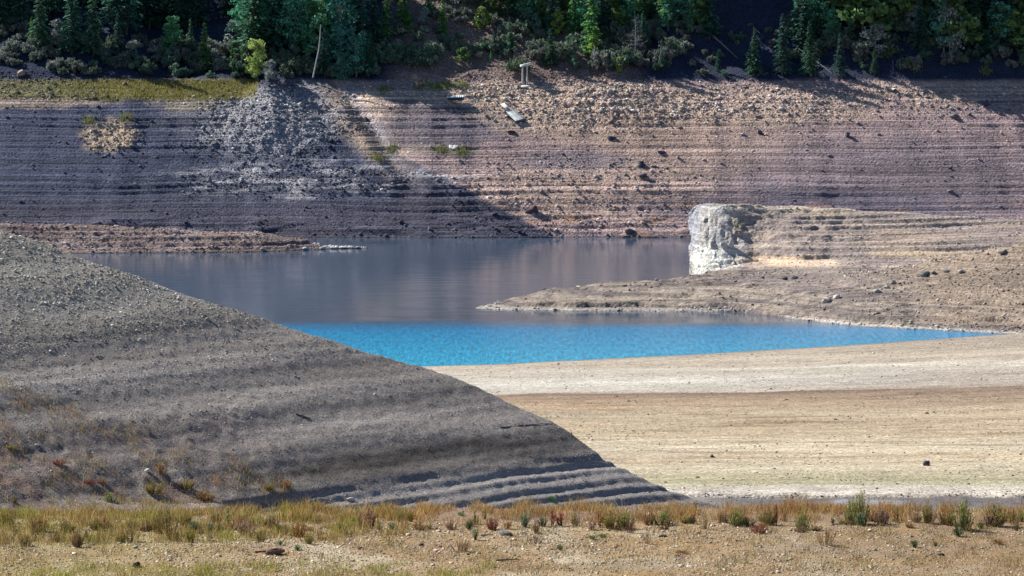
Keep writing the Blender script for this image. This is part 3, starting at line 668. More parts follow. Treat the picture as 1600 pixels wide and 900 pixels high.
def tube(pts, rad, seg=5):
    pts = np.array(pts, float); V = []; Fc = []
    for i, p in enumerate(pts):
        d = pts[min(i + 1, len(pts) - 1)] - pts[max(i - 1, 0)]; d = d / (np.linalg.norm(d) + 1e-9)
        a = np.cross(d, (0.3, 1, .1)); a /= np.linalg.norm(a) + 1e-9; b = np.cross(d, a)
        for k in range(seg):
            t = 2 * pi * k / seg; V.append(p + rad[i] * (cos(t) * a + sin(t) * b))
    for i in range(len(pts) - 1):
        for k in range(seg):
            Fc.append((i * seg + k, i * seg + (k + 1) % seg, (i + 1) * seg + (k + 1) % seg, (i + 1) * seg + k))
    return np.array(V), np.array(Fc)
def tubes(name, L, mat, col):
    V = []; Fc = []; o = 0
    for pts, rad, seg in L:
        v, f = tube(pts, rad, seg); V.append(v); Fc.append(f + o); o += len(v)
    V = np.concatenate(V); return mesh_np(name, V, np.concatenate(Fc), mat, np.ones((len(V), 3)) * col)

def conifer_meshes(h, w, col, dens=1., lean=0., gap=.10):
    bag = Bag(); tr = [([(0, 0, 0), (lean * .3, 0, h * .4), (lean, 0, h * .97)], [h * .016, h * .011, h * .002], 6)]
    lv = int(26 * dens)
    for i in range(lv):
        t = gap + (1 - gap) * (i + RNG.uniform(-.3, .3)) / lv
        if t > .985: t = .985
        r = w * (1 - t) ** .85 * (.55 + .45 * min(1, t / .18)) + .12
        nb = int(6 + 5 * (1 - t))
        for k in range(nb):
            a = RNG.uniform(0, 2 * pi); rr = r * RNG.uniform(.55, 1.15); z0 = t * h
            if RNG.random() < .10: continue
            m = max(4, int(rr * 9)); f = (np.arange(m) + RNG.random(m)) / m
            d = np.array([cos(a), sin(a), 0]); side = np.array([-sin(a), cos(a), 0])
            P = d * (f * rr)[:, None] + side * RNG.normal(0, 1, m)[:, None] * (.20 * rr * (1 - f) + .06)[:, None]
            P[:, 0] += lean * t; P[:, 2] += z0 - f ** 1.3 * rr * .42 + RNG.normal(0, .07, m) + .10 * rr
            A = (side * .5 + rdir(m) * .5) * (.11 + .10 * RNG.random(m))[:, None]
            B = (d * .8 + np.array([0, 0, -.25]) + rdir(m) * .4) * (.16 + .12 * RNG.random(m))[:, None]
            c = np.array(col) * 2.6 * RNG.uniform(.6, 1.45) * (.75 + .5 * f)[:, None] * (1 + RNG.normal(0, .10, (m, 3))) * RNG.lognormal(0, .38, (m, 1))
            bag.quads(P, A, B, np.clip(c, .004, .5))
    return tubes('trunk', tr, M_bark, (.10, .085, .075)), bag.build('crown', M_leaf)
def broadleaf_meshes(h, w, col, trunk=(.30, .30, .27), clumps=34, leaves=52, low=.28, leaf=.15, kinds=None):
    bag = Bag(); tr = []
    bx = RNG.normal(0, .04 * h); top = (bx, RNG.normal(0, .03 * h), h * .8)
    mid = (bx * .2 + RNG.normal(0, .02 * h), 0, h * .4)
    tr.append(([(0, 0, 0), mid, top], [h * .016, h * .012, h * .004], 6))
    for c in range(clumps):
        t = RNG.random() ** .8; zc = h * (low + (1 - low) * t) * RNG.uniform(.93, 1.0)
        rad = w * math.sqrt(max(.04, 1 - ((t - .38) / .68) ** 2)) * .82
        a = RNG.uniform(0, 2 * pi); q = math.sqrt(RNG.random()) * rad
        p = np.array([cos(a) * q + bx * t, sin(a) * q, zc]); cr = w * RNG.uniform(.20, .40)
        if c % 2 == 0:
            s0 = np.array([mid[0], 0, min(h * .7, zc * .7)]) * 1.0
            tr.append(([s0, (s0 + p) / 2 + RNG.normal(0, .06 * w, 3), p], [h * .006, h * .004, h * .0015], 4))
        m = leaves; d = rdir(m) * (RNG.random(m) ** .45)[:, None] * cr * np.array([1.15, 1.15, .8])
        P = p + d; n1 = rdir(m); n2 = np.cross(n1, rdir(m)); n2 /= np.linalg.norm(n2, axis=1, keepdims=True) + 1e-6
        sz = leaf * RNG.uniform(.6, 1.3, m)[:, None]
        c_ = np.array(col) * 2.3 * RNG.uniform(.65, 1.4) * (1 + RNG.normal(0, .10, (m, 3))) * RNG.lognormal(0, .38, (m, 1))
        bag.quads(P, n1 * sz, n2 * sz, np.clip(c_, .005, .6))
    return tubes('trunk', tr, M_bark, trunk), bag.build('crown', M_leaf)
def shrub_mesh(h, w, col, clumps=16, leaves=45, leaf=.11, d=None):
    bag = Bag()
    for c in range(clumps):
        a = RNG.uniform(0, 2 * pi); q = math.sqrt(RNG.random()) * w * .8
        zt = h * math.sqrt(max(.05, 1 - (q / w) ** 2)) * RNG.uniform(.35, .9); p = np.array([cos(a) * q, sin(a) * q, zt]); cr = w * RNG.uniform(.26, .42)
        m = leaves; P = p + rdir(m) * (RNG.random(m) ** .5)[:, None] * cr * np.array([1, 1, .75]); P[:, 2] = np.maximum(P[:, 2], .02)
        n1 = rdir(m); n2 = np.cross(n1, rdir(m)); n2 /= np.linalg.norm(n2, axis=1, keepdims=True) + 1e-6; sz = leaf * RNG.uniform(.5, 1.3, m)[:, None]
        c_ = np.array(col) * 2.0 * RNG.uniform(.6, 1.4) * (1 + RNG.normal(0, .13, (m, 3))); bag.quads(P, n1 * sz, n2 * sz, np.clip(c_, .005, .6))
    me = bag.build('shrub', M_leaf); return me
def dead_meshes(h, w, col, n=46):
    tr = [([(0, 0, 0), (.02 * h, 0, h * .5), (-.01 * h, 0, h)], [h * .018, h * .011, h * .002], 6)]; br = []
    for i in range(n):
        t = RNG.uniform(.12, .97); a = RNG.uniform(0, 2 * pi); L_ = w * (1.1 - t) * RNG.uniform(.6, 1.25); p = np.array([0, 0, t * h])
        q = p + np.array([cos(a) * L_, sin(a) * L_, RNG.uniform(-.25, .35) * L_]); br.append(([p, (p + q) / 2 + (0, 0, -.08 * L_), q], [.035, .025, .012], 3))
        for j in range(5):
            f = RNG.uniform(.3, 1); s = p + (q - p) * f; e = s + rdir(1)[0] * L_ * .35; br.append(([s, e], [.018, .01], 3))
    return tubes('trunk', tr, M_bark, col), tubes('branches', br, M_bark, np.array(col) * 1.1)

LB = 1.45
SHZ = 1.5
DK = (.020, .050, .030); MG = (.035, .085, .035); BR = (.075, .15, .035)
TREES = {}
def proto(kind, meshes, second): TREES[kind] = (meshes, second)
for i in range(4): proto('fir%d' % i, conifer_meshes(13, [2.7, 3.1, 2.4, 2.9][i], [(.022, .058, .040), (.020, .050, .030), (.026, .07, .038), (.018, .045, .035)][i], lean=RNG.normal(0, .2)), 'crown')
for i in range(3): proto('green_fir%d' % i, conifer_meshes(10, [1.7, 1.5, 1.9][i], [(.05, .13, .035), (.06, .14, .04), (.045, .11, .035)][i], gap=.04), 'crown')
for i in range(3): proto('aspen%d' % i, broadleaf_meshes(12, [3.2, 2.8, 3.4][i], [(.045, .14, .085), (.055, .15, .07), (.04, .12, .09)][i], low=.10, clumps=64), 'crown')
for i in range(2): proto('yellow_aspen%d' % i, broadleaf_meshes(8, [2.5, 2.1][i], [(.15, .20, .06), (.12, .18, .04)][i], low=.12, clumps=36), 'crown')
for i in range(2): proto('juniper%d' % i, broadleaf_meshes(4.5, [2.0, 1.7][i], [(.055, .095, .035), (.085, .13, .035)][i], low=.1, clumps=26, trunk=(.15, .12, .1)), 'crown')
for i in range(2): proto('grey_willow%d' % i, broadleaf_meshes(6, [2.6, 2.2][i], [(.15, .18, .15), (.13, .155, .14)][i], low=.08, clumps=34, leaf=.12), 'crown')
proto('dead', dead_meshes(11, 3.6, (.34, .34, .36)), 'branches')
proto('red_dead', dead_meshes(4, 1.3, (.28, .09, .07), 22), 'branches')
TH = dict(fir=13, green_fir=10, aspen=12, yellow_aspen=8, juniper=4.5, grey_willow=6, dead=11, red_dead=4)
NAMES = dict(fir='fir_tree', green_fir='fir_tree', aspen='aspen_tree', yellow_aspen='aspen_tree', juniper='juniper_tree', grey_willow='willow_tree', dead='dead_tree', red_dead='dead_tree')
def tree(kind, u, v, hpx, label, group='trees on the hillside', wide=1.):
    base = kind.rstrip('0123456789')
    if base == kind and (kind + '0') in TREES: kind = kind + str(RNG.integers(0, sum(1 for k in TREES if k.rstrip('0123456789') == base)))
    p = drop(u, v, zfar, YS + 40, YS + 170)
    s = hpx * p[1] / F / TH[base]
    e = empty(NAMES[base], (p[0], p[1], p[2] - .15), RNG.uniform(0, 6.28)); e.scale = (s * wide, s * wide, s)
    tag(e, label, 'tree', group)
    (t, c), nm = TREES[kind]
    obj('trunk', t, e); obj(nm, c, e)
    return e
T = [
 # kind, u, v, height px, label, width
 ('fir1', 62, 78, 105, 'dark fir at the far left beside the pale sage patch', 1),
 ('green_fir', 50, 70, 45, 'small yellow-green fir standing in the pale sage patch at far left', 1),
 ('fir0', 112, 84, 120, 'tall blue-green fir, left one of the broad pair left of the black hollow', 1.15),
 ('fir2', 146, 88, 125, 'tall blue-green fir, right one of the broad pair left of the black hollow', 1.1),
 ('grey_willow', 92, 66, 38, 'pale grey-green bush between the dark firs at far left', 1),
 ('fir3', 184, 86, 66, 'medium pointed fir on the left rim of the black hollow', 1.1),
 ('fir2', 213, 108, 38, 'little fir low on the slope right of the medium pointed fir', 1),
 ('aspen1', 268, 86, 62, 'bright green round aspen in front of the black hollow', 1.15),
 ('fir0', 298, 82, 56, 'slim fir right behind the bright green round aspen', .9),
 ('green_fir2', 320, 110, 76, 'narrow twin-topped fir between round aspen and grey bush', 1.2),
 ('green_fir0', 363, 108, 42, 'small light green fir left of the yellow-green willow', 1.2),
 ('green_fir1', 380, 98, 36, 'small light green fir right behind the yellow-green willow', 1),
 ('grey_willow0', 372, 70, 40, 'blue-grey bush under the tall fir left of the big aspens', 1.4),
 ('yellow_aspen0', 402, 126, 68, 'yellow-green willow tree on top of the talus cone', .95),
 ('grey_willow1', 424, 126, 34, 'grey twiggy bush right of the yellow-green willow', 1),
 ('red_dead', 438, 108, 32, 'dead rust-red sapling right of the yellow-green willow', 1),
 ('fir1', 400, 88, 150, 'tall fir behind the yellow-green willow', 1.2),
 ('fir3', 432, 84, 150, 'dark tall fir just left of the big aspens', 1.1),
 ('aspen0', 462, 84, 110, 'big aspen left of the white-trunked one', 1.1),
 ('aspen1', 498, 96, 120, 'big aspen crown above the white trunk', 1.05),
 ('aspen2', 528, 104, 120, 'big blue-green aspen at the right end of the aspen clump', 1.0),
 ('aspen2', 534, 126, 45, 'low aspen bush at the foot of the aspen clump', 1.3),
 ('fir3', 562, 92, 115, 'black-green fir right of the aspen clump', 1.15),
 ('fir0', 585, 70, 90, 'dark fir in the shade right of the aspen clump', 1),
 ('green_fir2', 604, 66, 90, 'narrow green fir at the left edge of the open slope', .9),
 ('green_fir0', 632, 52, 90, 'bright green fir at the top of the open slope', 1.15),
 ('green_fir1', 692, 56, 66, 'slim light green fir standing alone on the open slope', 1.1),
 ('fir2', 670, 30, 60, 'dark fir behind the slim light green fir', 1),
 ('grey_willow', 664, 40, 30, 'grey shrub left of the slim light green fir', 1.2),
 ('juniper1', 752, 48, 38, 'round yellow-green juniper with a dark shadow on the open slope', 1),
 ('fir2', 797, 80, 56, 'small pointed fir among shrubs right of the round juniper', .95),
 ('juniper0', 722, 98, 24, 'round green juniper on the bank top left of the landing posts', 1.25),
 ('green_fir0', 767, 94, 17, 'tiny green fir left of the landing posts', 1.2),
 ('fir1', 860, 106, 64, 'dark pointed fir just right of the landing posts', 1.05),
 ('yellow_aspen1', 872, 58, 40, 'yellow-green aspen behind the dark pointed fir', 1.2),
 ('yellow_aspen0', 884, 26, 36, 'pale yellow-green aspen at the top edge near the tall green firs', 1),
 ('green_fir2', 898, 58, 100, 'left one of the two tall green firs above the rubble', 1),
 ('green_fir0', 924, 88, 120, 'right one of the two tall green firs above the rubble', 1.1),
 ('yellow_aspen1', 929, 94, 40, 'light green bush at the foot of the tall green firs', 1),
 ('fir3', 948, 64, 100, 'dark fir right behind the tall green firs', 1),
 ('yellow_aspen0', 967, 114, 27, 'small yellowish bush on the bank edge left of the dead tree', .9),
 ('dead', 992, 90, 74, 'dead grey tree with bare white branches above the rubble', 1),
 ('fir0', 1004, 84, 68, 'grey-green fir half hidden behind the dead grey tree', 1.15),
 ('fir2', 1046, 44, 70, 'fir above the top of the dark ravine', 1),
 ('aspen2', 1082, 42, 56, 'blue-green aspen on the left rim of the dark ravine', 1),
 ('aspen0', 1266, 36, 60, 'green aspen at the right rim of the dark ravine', 1.1),
 ('grey_willow0', 1282, 42, 38, 'silver-grey bush on the right rim of the dark ravine', 1),
 ('aspen1', 1328, 52, 46, 'light green young aspen right of the silver-grey bush', .9),
 ('aspen0', 1300, 62, 52, 'green aspen below the silver-grey bush', 1),
 ('grey_willow0', 1368, 86, 50, 'pale green willow standing out at the edge of the right wood', 1.2),
 ('juniper0', 1388, 92, 22, 'small green bush at the foot of the pale green willow', 1),
 ('green_fir2', 1398, 44, 66, 'green fir up the slope from the pale green willow', 1),
 ('grey_willow1', 1432, 56, 50, 'grey-green willow left of the big silver tree', 1),
 ('green_fir0', 1452, 52, 70, 'mid green fir between the grey-green willow and the silver tree', 1),
 ('grey_willow0', 1484, 82, 76, 'big silver-grey tree in the right wood', .9),
 ('dead', 1488, 84, 68, 'bare grey branches rising through the big silver-grey tree', .7),
 ('fir1', 1530, 62, 120, 'dark fir right of the big silver-grey tree', 1.1),
 ('fir2', 1562, 56, 120, 'layered green fir near the right edge', 1.2),
 ('fir3', 1594, 66, 130, 'black-green fir at the right edge', 1.2),
 ('fir3', 1034, 114, 44, 'black-green fir at the left foot of the dark ravine, leftmost on the bank edge', 1),
 ('fir3', 1122, 112, 34, 'short black fir low in the ravine behind the curved bare branch', 1),
 ('fir1', 1178, 118, 80, 'dark fir on the bank edge in the middle of the ravine', .9),
 ('fir3', 1222, 119, 100, 'tallest dark fir on the bank edge of the ravine', .9),
 ('fir1', 1266, 121, 92, 'dark fir on the bank edge right of the tallest one', .9),
 ('fir3', 1312, 119, 70, 'dark fir on the bank edge below the green aspens', .9),
 ('fir1', 1366, 117, 44, 'small dark fir under the pale green willow', .9),
 ('juniper0', 1548, 72, 26, 'grey-green bush under the layered green fir', 1.2),
]
for kd, u, v, hp, lb, wd in T: tree(kd, u, v, hp, lb, wide=wd)
# the dense wood behind: nothing tells these apart
def infill(n, u0, u1, v0, v1, kinds, hmin, hmax, label, group):
    m = 0
    for i in range(n):
        u = u0 + (u1 - u0) * ((i + RNG.random()) / n); v = RNG.uniform(v0, v1)
        tree(kinds[RNG.integers(0, len(kinds))], u, v, RNG.uniform(hmin, hmax), ordinal(i + 1) + ' from the left: ' + label, group, wide=RNG.uniform(.95, 1.25))
infill(46, -40, 250, -50, 56, ['fir0', 'fir1', 'fir3', 'fir2', 'fir0'], 90, 150, 'dark fir in the wood at the top left', 'dense firs at the top left')
infill(26, 215, 390, -60, 50, ['fir1', 'fir3'], 90, 150, 'black-green fir in the shaded top left hollow', 'firs in the shaded left hollow')
infill(36, 370, 560, -50, 74, ['fir0', 'aspen2', 'fir3', 'aspen0', 'aspen1'], 70, 120, 'dark tree behind the big aspens', 'trees behind the aspen clump')
infill(12, 600, 860, -30, 8, ['green_fir2', 'juniper0', 'fir2', 'juniper1', 'grey_willow0'], 26, 50, 'tree at the top above the open slope', 'trees above the open slope')
infill(40, 780, 1110, -50, 62, ['fir0', 'juniper0', 'green_fir2', 'aspen2', 'fir2', 'aspen0'], 50, 100, 'tree in the wood above the rubble', 'trees above the rubble')
infill(20, 1030, 1270, -70, -14, ['fir1', 'fir3', 'fir0'], 80, 120, 'dark fir above the shaded ravine', 'firs above the ravine')
infill(60, 1235, 1640, -50, 88, ['fir0', 'fir1', 'fir2', 'aspen2', 'fir3', 'aspen0', 'juniper0'], 60, 120, 'dark tree in the wood at the top right', 'dense wood at the top right')
infill(14, 1500, 1660, 40, 90, ['fir1', 'fir3'], 80, 120, 'black-green fir low in the right wood', 'firs low in the right wood')
infill(8, 500, 585, 80, 122, ['fir3', 'aspen2', 'fir1'], 50, 80, 'shaded tree right of the aspen clump', 'shaded trees right of the aspens')
# shrubs: individually placed sagebrush
SH = [shrub_mesh(1.5, 1.5, (.105, .115, .10)), shrub_mesh(1.3, 1.7, (.085, .115, .08)), shrub_mesh(1.7, 1.4, (.06, .10, .07)), shrub_mesh(1.2, 1.5, (.13, .145, .125))]
def shrub(k, u, v, s, label, group, name=None):
    name = 'sagebrush' if k in (0, 3) else 'green_bush'
    p = drop(u, v, zfar, YS + 40, YS + 170); o = obj(name, SH[k]); o.location = (p[0], p[1], p[2] - .1); o.rotation_euler = (0, 0, RNG.uniform(0, 6.28)); o.scale = (s * RNG.uniform(.9, 1.3), s, s * RNG.uniform(1.1, 1.6))
    tag(o, label, 'shrub', group)
def shrubs(n, u0, u1, v0, v1, ks, s0, s1, label, group):
    for i in range(n): shrub(ks[RNG.integers(0, len(ks))], u0 + (u1 - u0) * (i + RNG.random()) / n, RNG.uniform(v0, v1), RNG.uniform(s0, s1), ordinal(i + 1) + ' from the left: ' + label, group)
shrubs(44, -10, 70, 28, 104, [3, 0], .7, 1.3, 'pale grey sagebrush in the patch at the far left', 'sagebrush patch at the far left')
shrubs(40, 60, 225, 66, 118, [3, 0, 2, 1], .6, 1.4, 'grey shrub among the firs above the grassy shelf', 'shrubs above the left shelf')
shrubs(50, 225, 400, 70, 122, [0, 3, 1, 2], .7, 1.7, 'grey-green shrub along the wood edge above the shelf', 'shrubs along the left wood edge')
shrubs(40, 430, 600, 84, 130, [2, 1], .8, 1.6, 'blue-green shrub below the aspens', 'shrubs below the aspens')
shrubs(34, 575, 680, 84, 106, [1, 2], .9, 1.6, 'blue-green shrub in the low thicket left of the open slope', 'thicket left of the open slope')
shrubs(70, 600, 870, 4, 92, [0, 3, 1, 2, 0], .4, 1.3, 'grey sagebrush dotted over the open slope', 'sagebrush on the open slope')
shrubs(96, 765, 1060, 20, 112, [1, 2, 0, 1], .9, 1.9, 'dense grey-green shrub above the rubble', 'shrubs above the rubble')
shrubs(24, 980, 1090, 50, 104, [0, 3], .6, 1.2, 'grey shrub around the dead tree', 'shrubs around the dead tree')
shrubs(80, 1230, 1610, 40, 110, [2, 1, 2, 0], .7, 1.7, 'dark shrub at the lower edge of the right wood', 'shrubs under the right wood')
shrubs(26, 1050, 1260, 30, 122, [2, 0], .4, .9, 'small shrub in the dark ravine', 'shrubs in the ravine')

# white aspen trunk and pale snags
def snag(pts, rad, label, col=(.55, .55, .52), name='bare_tree', cat='tree', seg=6, parts=None):
    P0 = np.array(pts[0]); o = obj(name, tubes(name, [(np.array(pts) - P0, rad, seg)] + (parts or []), M_bark, col)); o.location = P0; tag(o, label, cat); return o
b0 = drop(490, 118, zfar, YS + 40, YS + 150); D = b0[1] - 3
snag([at(489, 121, D), at(494, 96, D), at(498, 78, D), at(500, 58, D), at(501, 38, D)], [.17, .15, .13, .11, .07], 'bare white aspen trunk leaning in front of the big aspens')
def fallen(u0, v0, u1, v1, r, label, col=(.40, .37, .34)):
    a = drop(u0, v0, zfar, YS + 20, YS + 150); b = drop(u1, v1, zfar, YS + 20, YS + 150); a[2] += r; b[2] += r
    br = []
    for i in range(4):
        f = .3 + .2 * i; s = (b - a) * f; br.append(([s, s + np.array([RNG.normal(0, .6), -.3, RNG.uniform(.3, 1)])], [r * .4, r * .15], 4))
    return snag([a, (a + b) / 2 + (0, 0, .1), b], [r, r * .8, r * .35], label, col, 'fallen_log', 'log', parts=br)
fallen(1102, 48, 1152, 92, .22, 'long pale fallen trunk running down the dark ravine', (.26, .24, .24))
fallen(1177, 46, 1188, 54, .14, 'short pale log high in the dark ravine')
fallen(1238, 70, 1300, 116, .16, 'grey fallen trunk on the right side of the dark ravine', (.25, .25, .27))
fallen(840, 56, 845, 66, .12, 'short white snag among shrubs above the landing posts', (.6, .58, .55))
fallen(1118, 88, 1108, 98, .10, 'curved bare branch at the bottom of the ravine')
fallen(1395, 95, 1396, 112, .12, 'thin grey snag at the foot of the right wood', (.2, .22, .28))

# ------------------------------------------------------------------ grass blades in bulk
def blades(name, P, H, C, label, cat='grass', width=.012, lean=.3):
    n = len(P); a = RNG.uniform(0, 2 * pi, n); d = np.stack([np.cos(a), np.sin(a), 0 * a], 1); l = rdir(n) * np.array([1, 1, 0]) * lean
    tip = P + (l + np.array([0, 0, 1])) * H[:, None]; md = P + (l * .35 + np.array([0, 0, .55])) * H[:, None]; w = (width * RNG.uniform(.6, 1.4, n))[:, None] * d
    V = np.stack([P - w, P + w, md + w * .8, md - w * .8, tip], 1).reshape(-1, 3)
    base = np.arange(n)[:, None] * 5
    T3 = np.concatenate([base + np.array([[0, 1, 2]]), base + np.array([[0, 2, 3]]), base + np.array([[3, 2, 4]])])
    o = obj(name, mesh_np(name, V, T3, M_grass, np.repeat(C, 5, 0))); tag(o, label, cat, kind='stuff'); return o
# far shelf grass
n = 16000
x = RNG.uniform(-118, pxx(392), n); y = YS + RNG.uniform(49, 62, n); z = hill_base(x, y); f = fbm(x * .15, y * .2, 3, 901)
k = (z > 26.3 + .4 * f) & (z < 30.4) & (RNG.random(n) < .12 + .88 * sstep(pxx(40), pxx(190), x + 8 * f)); x, y = x[k], y[k]; z = zfar(x, y)
C = mix(np.ones((len(x), 3)) * np.array([.27, .27, .06]), (.38, .31, .12), RNG.random(len(x)) ** 1.5); C = vary(C, .25)
blades('shelf_grass', np.stack([x, y, z], 1), RNG.uniform(.25, .75, len(x)), C, 'yellow-green grass on the shelf at the top of the far bank', width=.05)
# a few sparse tufts on the far bank
n = 2600
c0 = [far_pt(*q) for q in [(656, 136), (676, 138), (690, 136), (700, 135), (722, 134), (690, 234), (720, 236), (600, 140), (140, 188), (195, 186), (590, 245), (612, 225), (1430, 118), (1540, 118)]]
ci = RNG.integers(0, len(c0), n); x = np.array([c[0] for c in c0])[ci] + RNG.normal(0, .8, n); zt = np.array([c[1] for c in c0])[ci]; y = YS + zt / .53 + RNG.normal(0, .8, n); z = zfar(x, y)
blades('bank_weeds', np.stack([x, y, z], 1), RNG.uniform(.3, 1.0, n), vary(np.ones((n, 3)) * np.array([.25, .28, .10]), .3), 'sparse yellow-green weeds on the far bank', 'weeds', width=.05)

# foreground grass
def near_grass(name, n, fn_xy, hmin, hmax, cols, label, width=.008, clump=.5):
    x, y = fn_xy(n); f = fbm(x * .8, y * .5, 3, 911); k = RNG.random(n) < np.clip(.5 + clump * f * 2.2, .03, 1); x, y = x[k], y[k]; z = znear(x, y)
    cols = np.array(cols); sel = np.clip(((fbm(x * .45, y * .35, 3, 917) + RNG.normal(0, .28, len(x))) * .5 + .5) * len(cols), 0, len(cols) - 1).astype(int)
    H = (hmin + (hmax - hmin) * RNG.random(len(x)) ** 1.7) * np.clip(.8 + .8 * fbm(x * 1.1, y * .8, 3, 919), .25, 1.7)
    return blades(name, np.stack([x, y, z], 1), H, vary(cols[sel], .30, .07), label, width=width, lean=.6)
YG = [(.33, .30, .06), (.26, .27, .06), (.40, .33, .10), (.30, .20, .09), (.44, .34, .14), (.36, .22, .09)]
OR = [(.50, .30, .10), (.48, .34, .14), (.40, .22, .09), (.44, .36, .17), (.52, .42, .22)]
def bandl(n): x = -18.5 + 15.0 * RNG.random(n) ** 1.15; y = 138. + 9.6 * RNG.random(n) ** .8; return x, y
near_grass('yellow_grass', 46000, bandl, .10, .50, YG, 'yellow-green grass in the band left of the bench', clump=.6)
def bandb(n): x = -18.5 + 18.0 * RNG.random(n) ** 1.15; y = 129.3 + 4.2 * RNG.random(n) ** 1.3; return x, y
near_grass('front_grass', 15000, bandb, .10, .34, [(.36, .36, .08), (.30, .32, .06), (.42, .38, .14), (.45, .36, .16)], 'yellow-green grass along the bottom edge of the picture', clump=.7)
def edge(n): x = RNG.uniform(-8, 19, n); y = 143.6 + RNG.random(n) ** .7 * 4.0 - 1.2 * sstep(14, 24, x); return x, y
near_grass('dry_grass', 44000, edge, .08, .55, OR, 'orange and straw coloured dry grass along the bench edge', clump=.8)
def foot(n): x = RNG.uniform(-20, -8.5, n); y = RNG.uniform(147, 164, n); return x, y
near_grass('foot_grass', 24000, foot, .06, .36, [(.33, .29, .13), (.38, .24, .12), (.30, .28, .10), (.42, .20, .12), (.25, .26, .10)], 'sparse dry grass and red weeds on the muddy foot of the slope', clump=1.5)
def benchall(n): return RNG.uniform(-19, 19, n), RNG.uniform(130, 146, n)
near_grass('bench_stubble', 75000, benchall, .03, .22, [(.42, .32, .15), (.36, .28, .12), (.30, .24, .13), (.33, .20, .12)], 'short dry stubble over the foreground bench', clump=1.3)

# individual weeds on the bench: stems > leaves / seed heads
def weed_meshes(kind, col, tipc=None):
    st = []; bag = Bag(); col = np.array(col); tc = np.array(tipc if tipc is not None else col)
    if kind == 'clump':                      # dense rounded bush of upright blades
        n = 420; a = RNG.uniform(0, 2 * pi, n); q = np.sqrt(RNG.random(n)); d = np.stack([np.cos(a) * q, np.sin(a) * q, 0 * a], 1)
        for i in range(14): dd = d[i] * .38; st.append(([(0, 0, 0), dd * .5 + (0, 0, .45), dd + (0, 0, .8)], [.02, .014, .008], 3))
        hh = np.sqrt(1 - q ** 2 * .8); f = RNG.random(n) ** .8
        P = d * (.12 + .40 * f)[:, None]; P[:, 2] = hh * f * .95 + .03; B = (d * .4 + np.array([0, 0, 1]) + rdir(n) * .35) * .07; A = rdir(n) * .016
        c = col[None] * (1 - (f ** 3)[:, None]) + tc[None] * (f ** 3)[:, None]; bag.quads(P, A, B, np.clip(c * RNG.lognormal(0, .3, (n, 1)), .01, .8))
    else:
        ns = dict(bush=38, spire=6, twig=24)[kind]; spread = dict(bush=.42, spire=.14, twig=.45)[kind]
        for i in range(ns):
            a = RNG.uniform(0, 2 * pi); q = spread * RNG.random() ** .6; top = np.array([cos(a) * q, sin(a) * q, (1 - .45 * (q / spread) ** 2) * RNG.uniform(.55, 1.0)])
            midp = top * np.array([.75, .75, .5]); p0 = np.array([cos(a) * q * .5, sin(a) * q * .5, 0]); st.append(([p0, midp, top], [.012, .009, .004], 3))
            m = dict(bush=30, spire=46, twig=7)[kind]; f = RNG.uniform(.15 if kind != 'twig' else .4, 1.03, m)[:, None]
            P = np.where(f < .5, p0 + (midp - p0) * f * 2, midp + (top - midp) * (f - .5) * 2) + rdir(m) * .035
            B = (rdir(m) * .6 + np.array([0, 0, .6])) * .032; A = rdir(m) * .012
            if kind == 'twig':
                for j in range(3): s = midp + (top - midp) * RNG.random(); st.append(([s, s + rdir(1)[0] * .14 + (0, 0, .1)], [.005, .003], 3))
            c = col[None] * (1 - f ** 2) + tc[None] * f ** 2; bag.quads(P, A, B, np.clip(c * RNG.lognormal(0, .3, (m, 1)), .01, .8))
    return tubes('stems', st, M_bark, (.22, .15, .08) if kind != 'clump' else (.12, .12, .05)), bag.build('leaves', M_grass)
WC = dict(green=((.14, .20, .05), (.32, .36, .11)), dark=((.035, .085, .03), (.07, .12, .04)), pale=((.05, .11, .04), (.36, .40, .24)), olive=((.20, .18, .06), (.34, .28, .10)),
          yellow=((.26, .24, .06), (.38, .32, .10)), orange=((.34, .19, .07), (.46, .27, .12)), red=((.25, .07, .05), (.36, .10, .08)), purple=((.20, .06, .10), (.30, .10, .15)), pink=((.30, .18, .15), (.40, .26, .22)),
          brown=((.24, .15, .08), (.30, .19, .10)), bright=((.05, .20, .05), (.08, .26, .08)))
WM = {}
def weed(kind, colr, u, v, hpx, wpx, label, zf=znear, D0=126, D1=182, name='weed'):
    key = (kind, colr)
    if key not in WM: WM[key] = weed_meshes(kind, *WC[colr])
    p = drop(u, v, zf, D0, D1); s = hpx * p[1] / F; w0 = dict(clump=1.0, bush=.84, spire=.34, twig=.95)[kind]; sw = wpx * p[1] / F / w0
    e = empty(name, (p[0], p[1], p[2] - .01), RNG.uniform(0, 6.28)); e.scale = (sw, sw, s); tag(e, label, 'plant')
    obj('stems', WM[key][0], e); obj('leaves', WM[key][1], e); return e
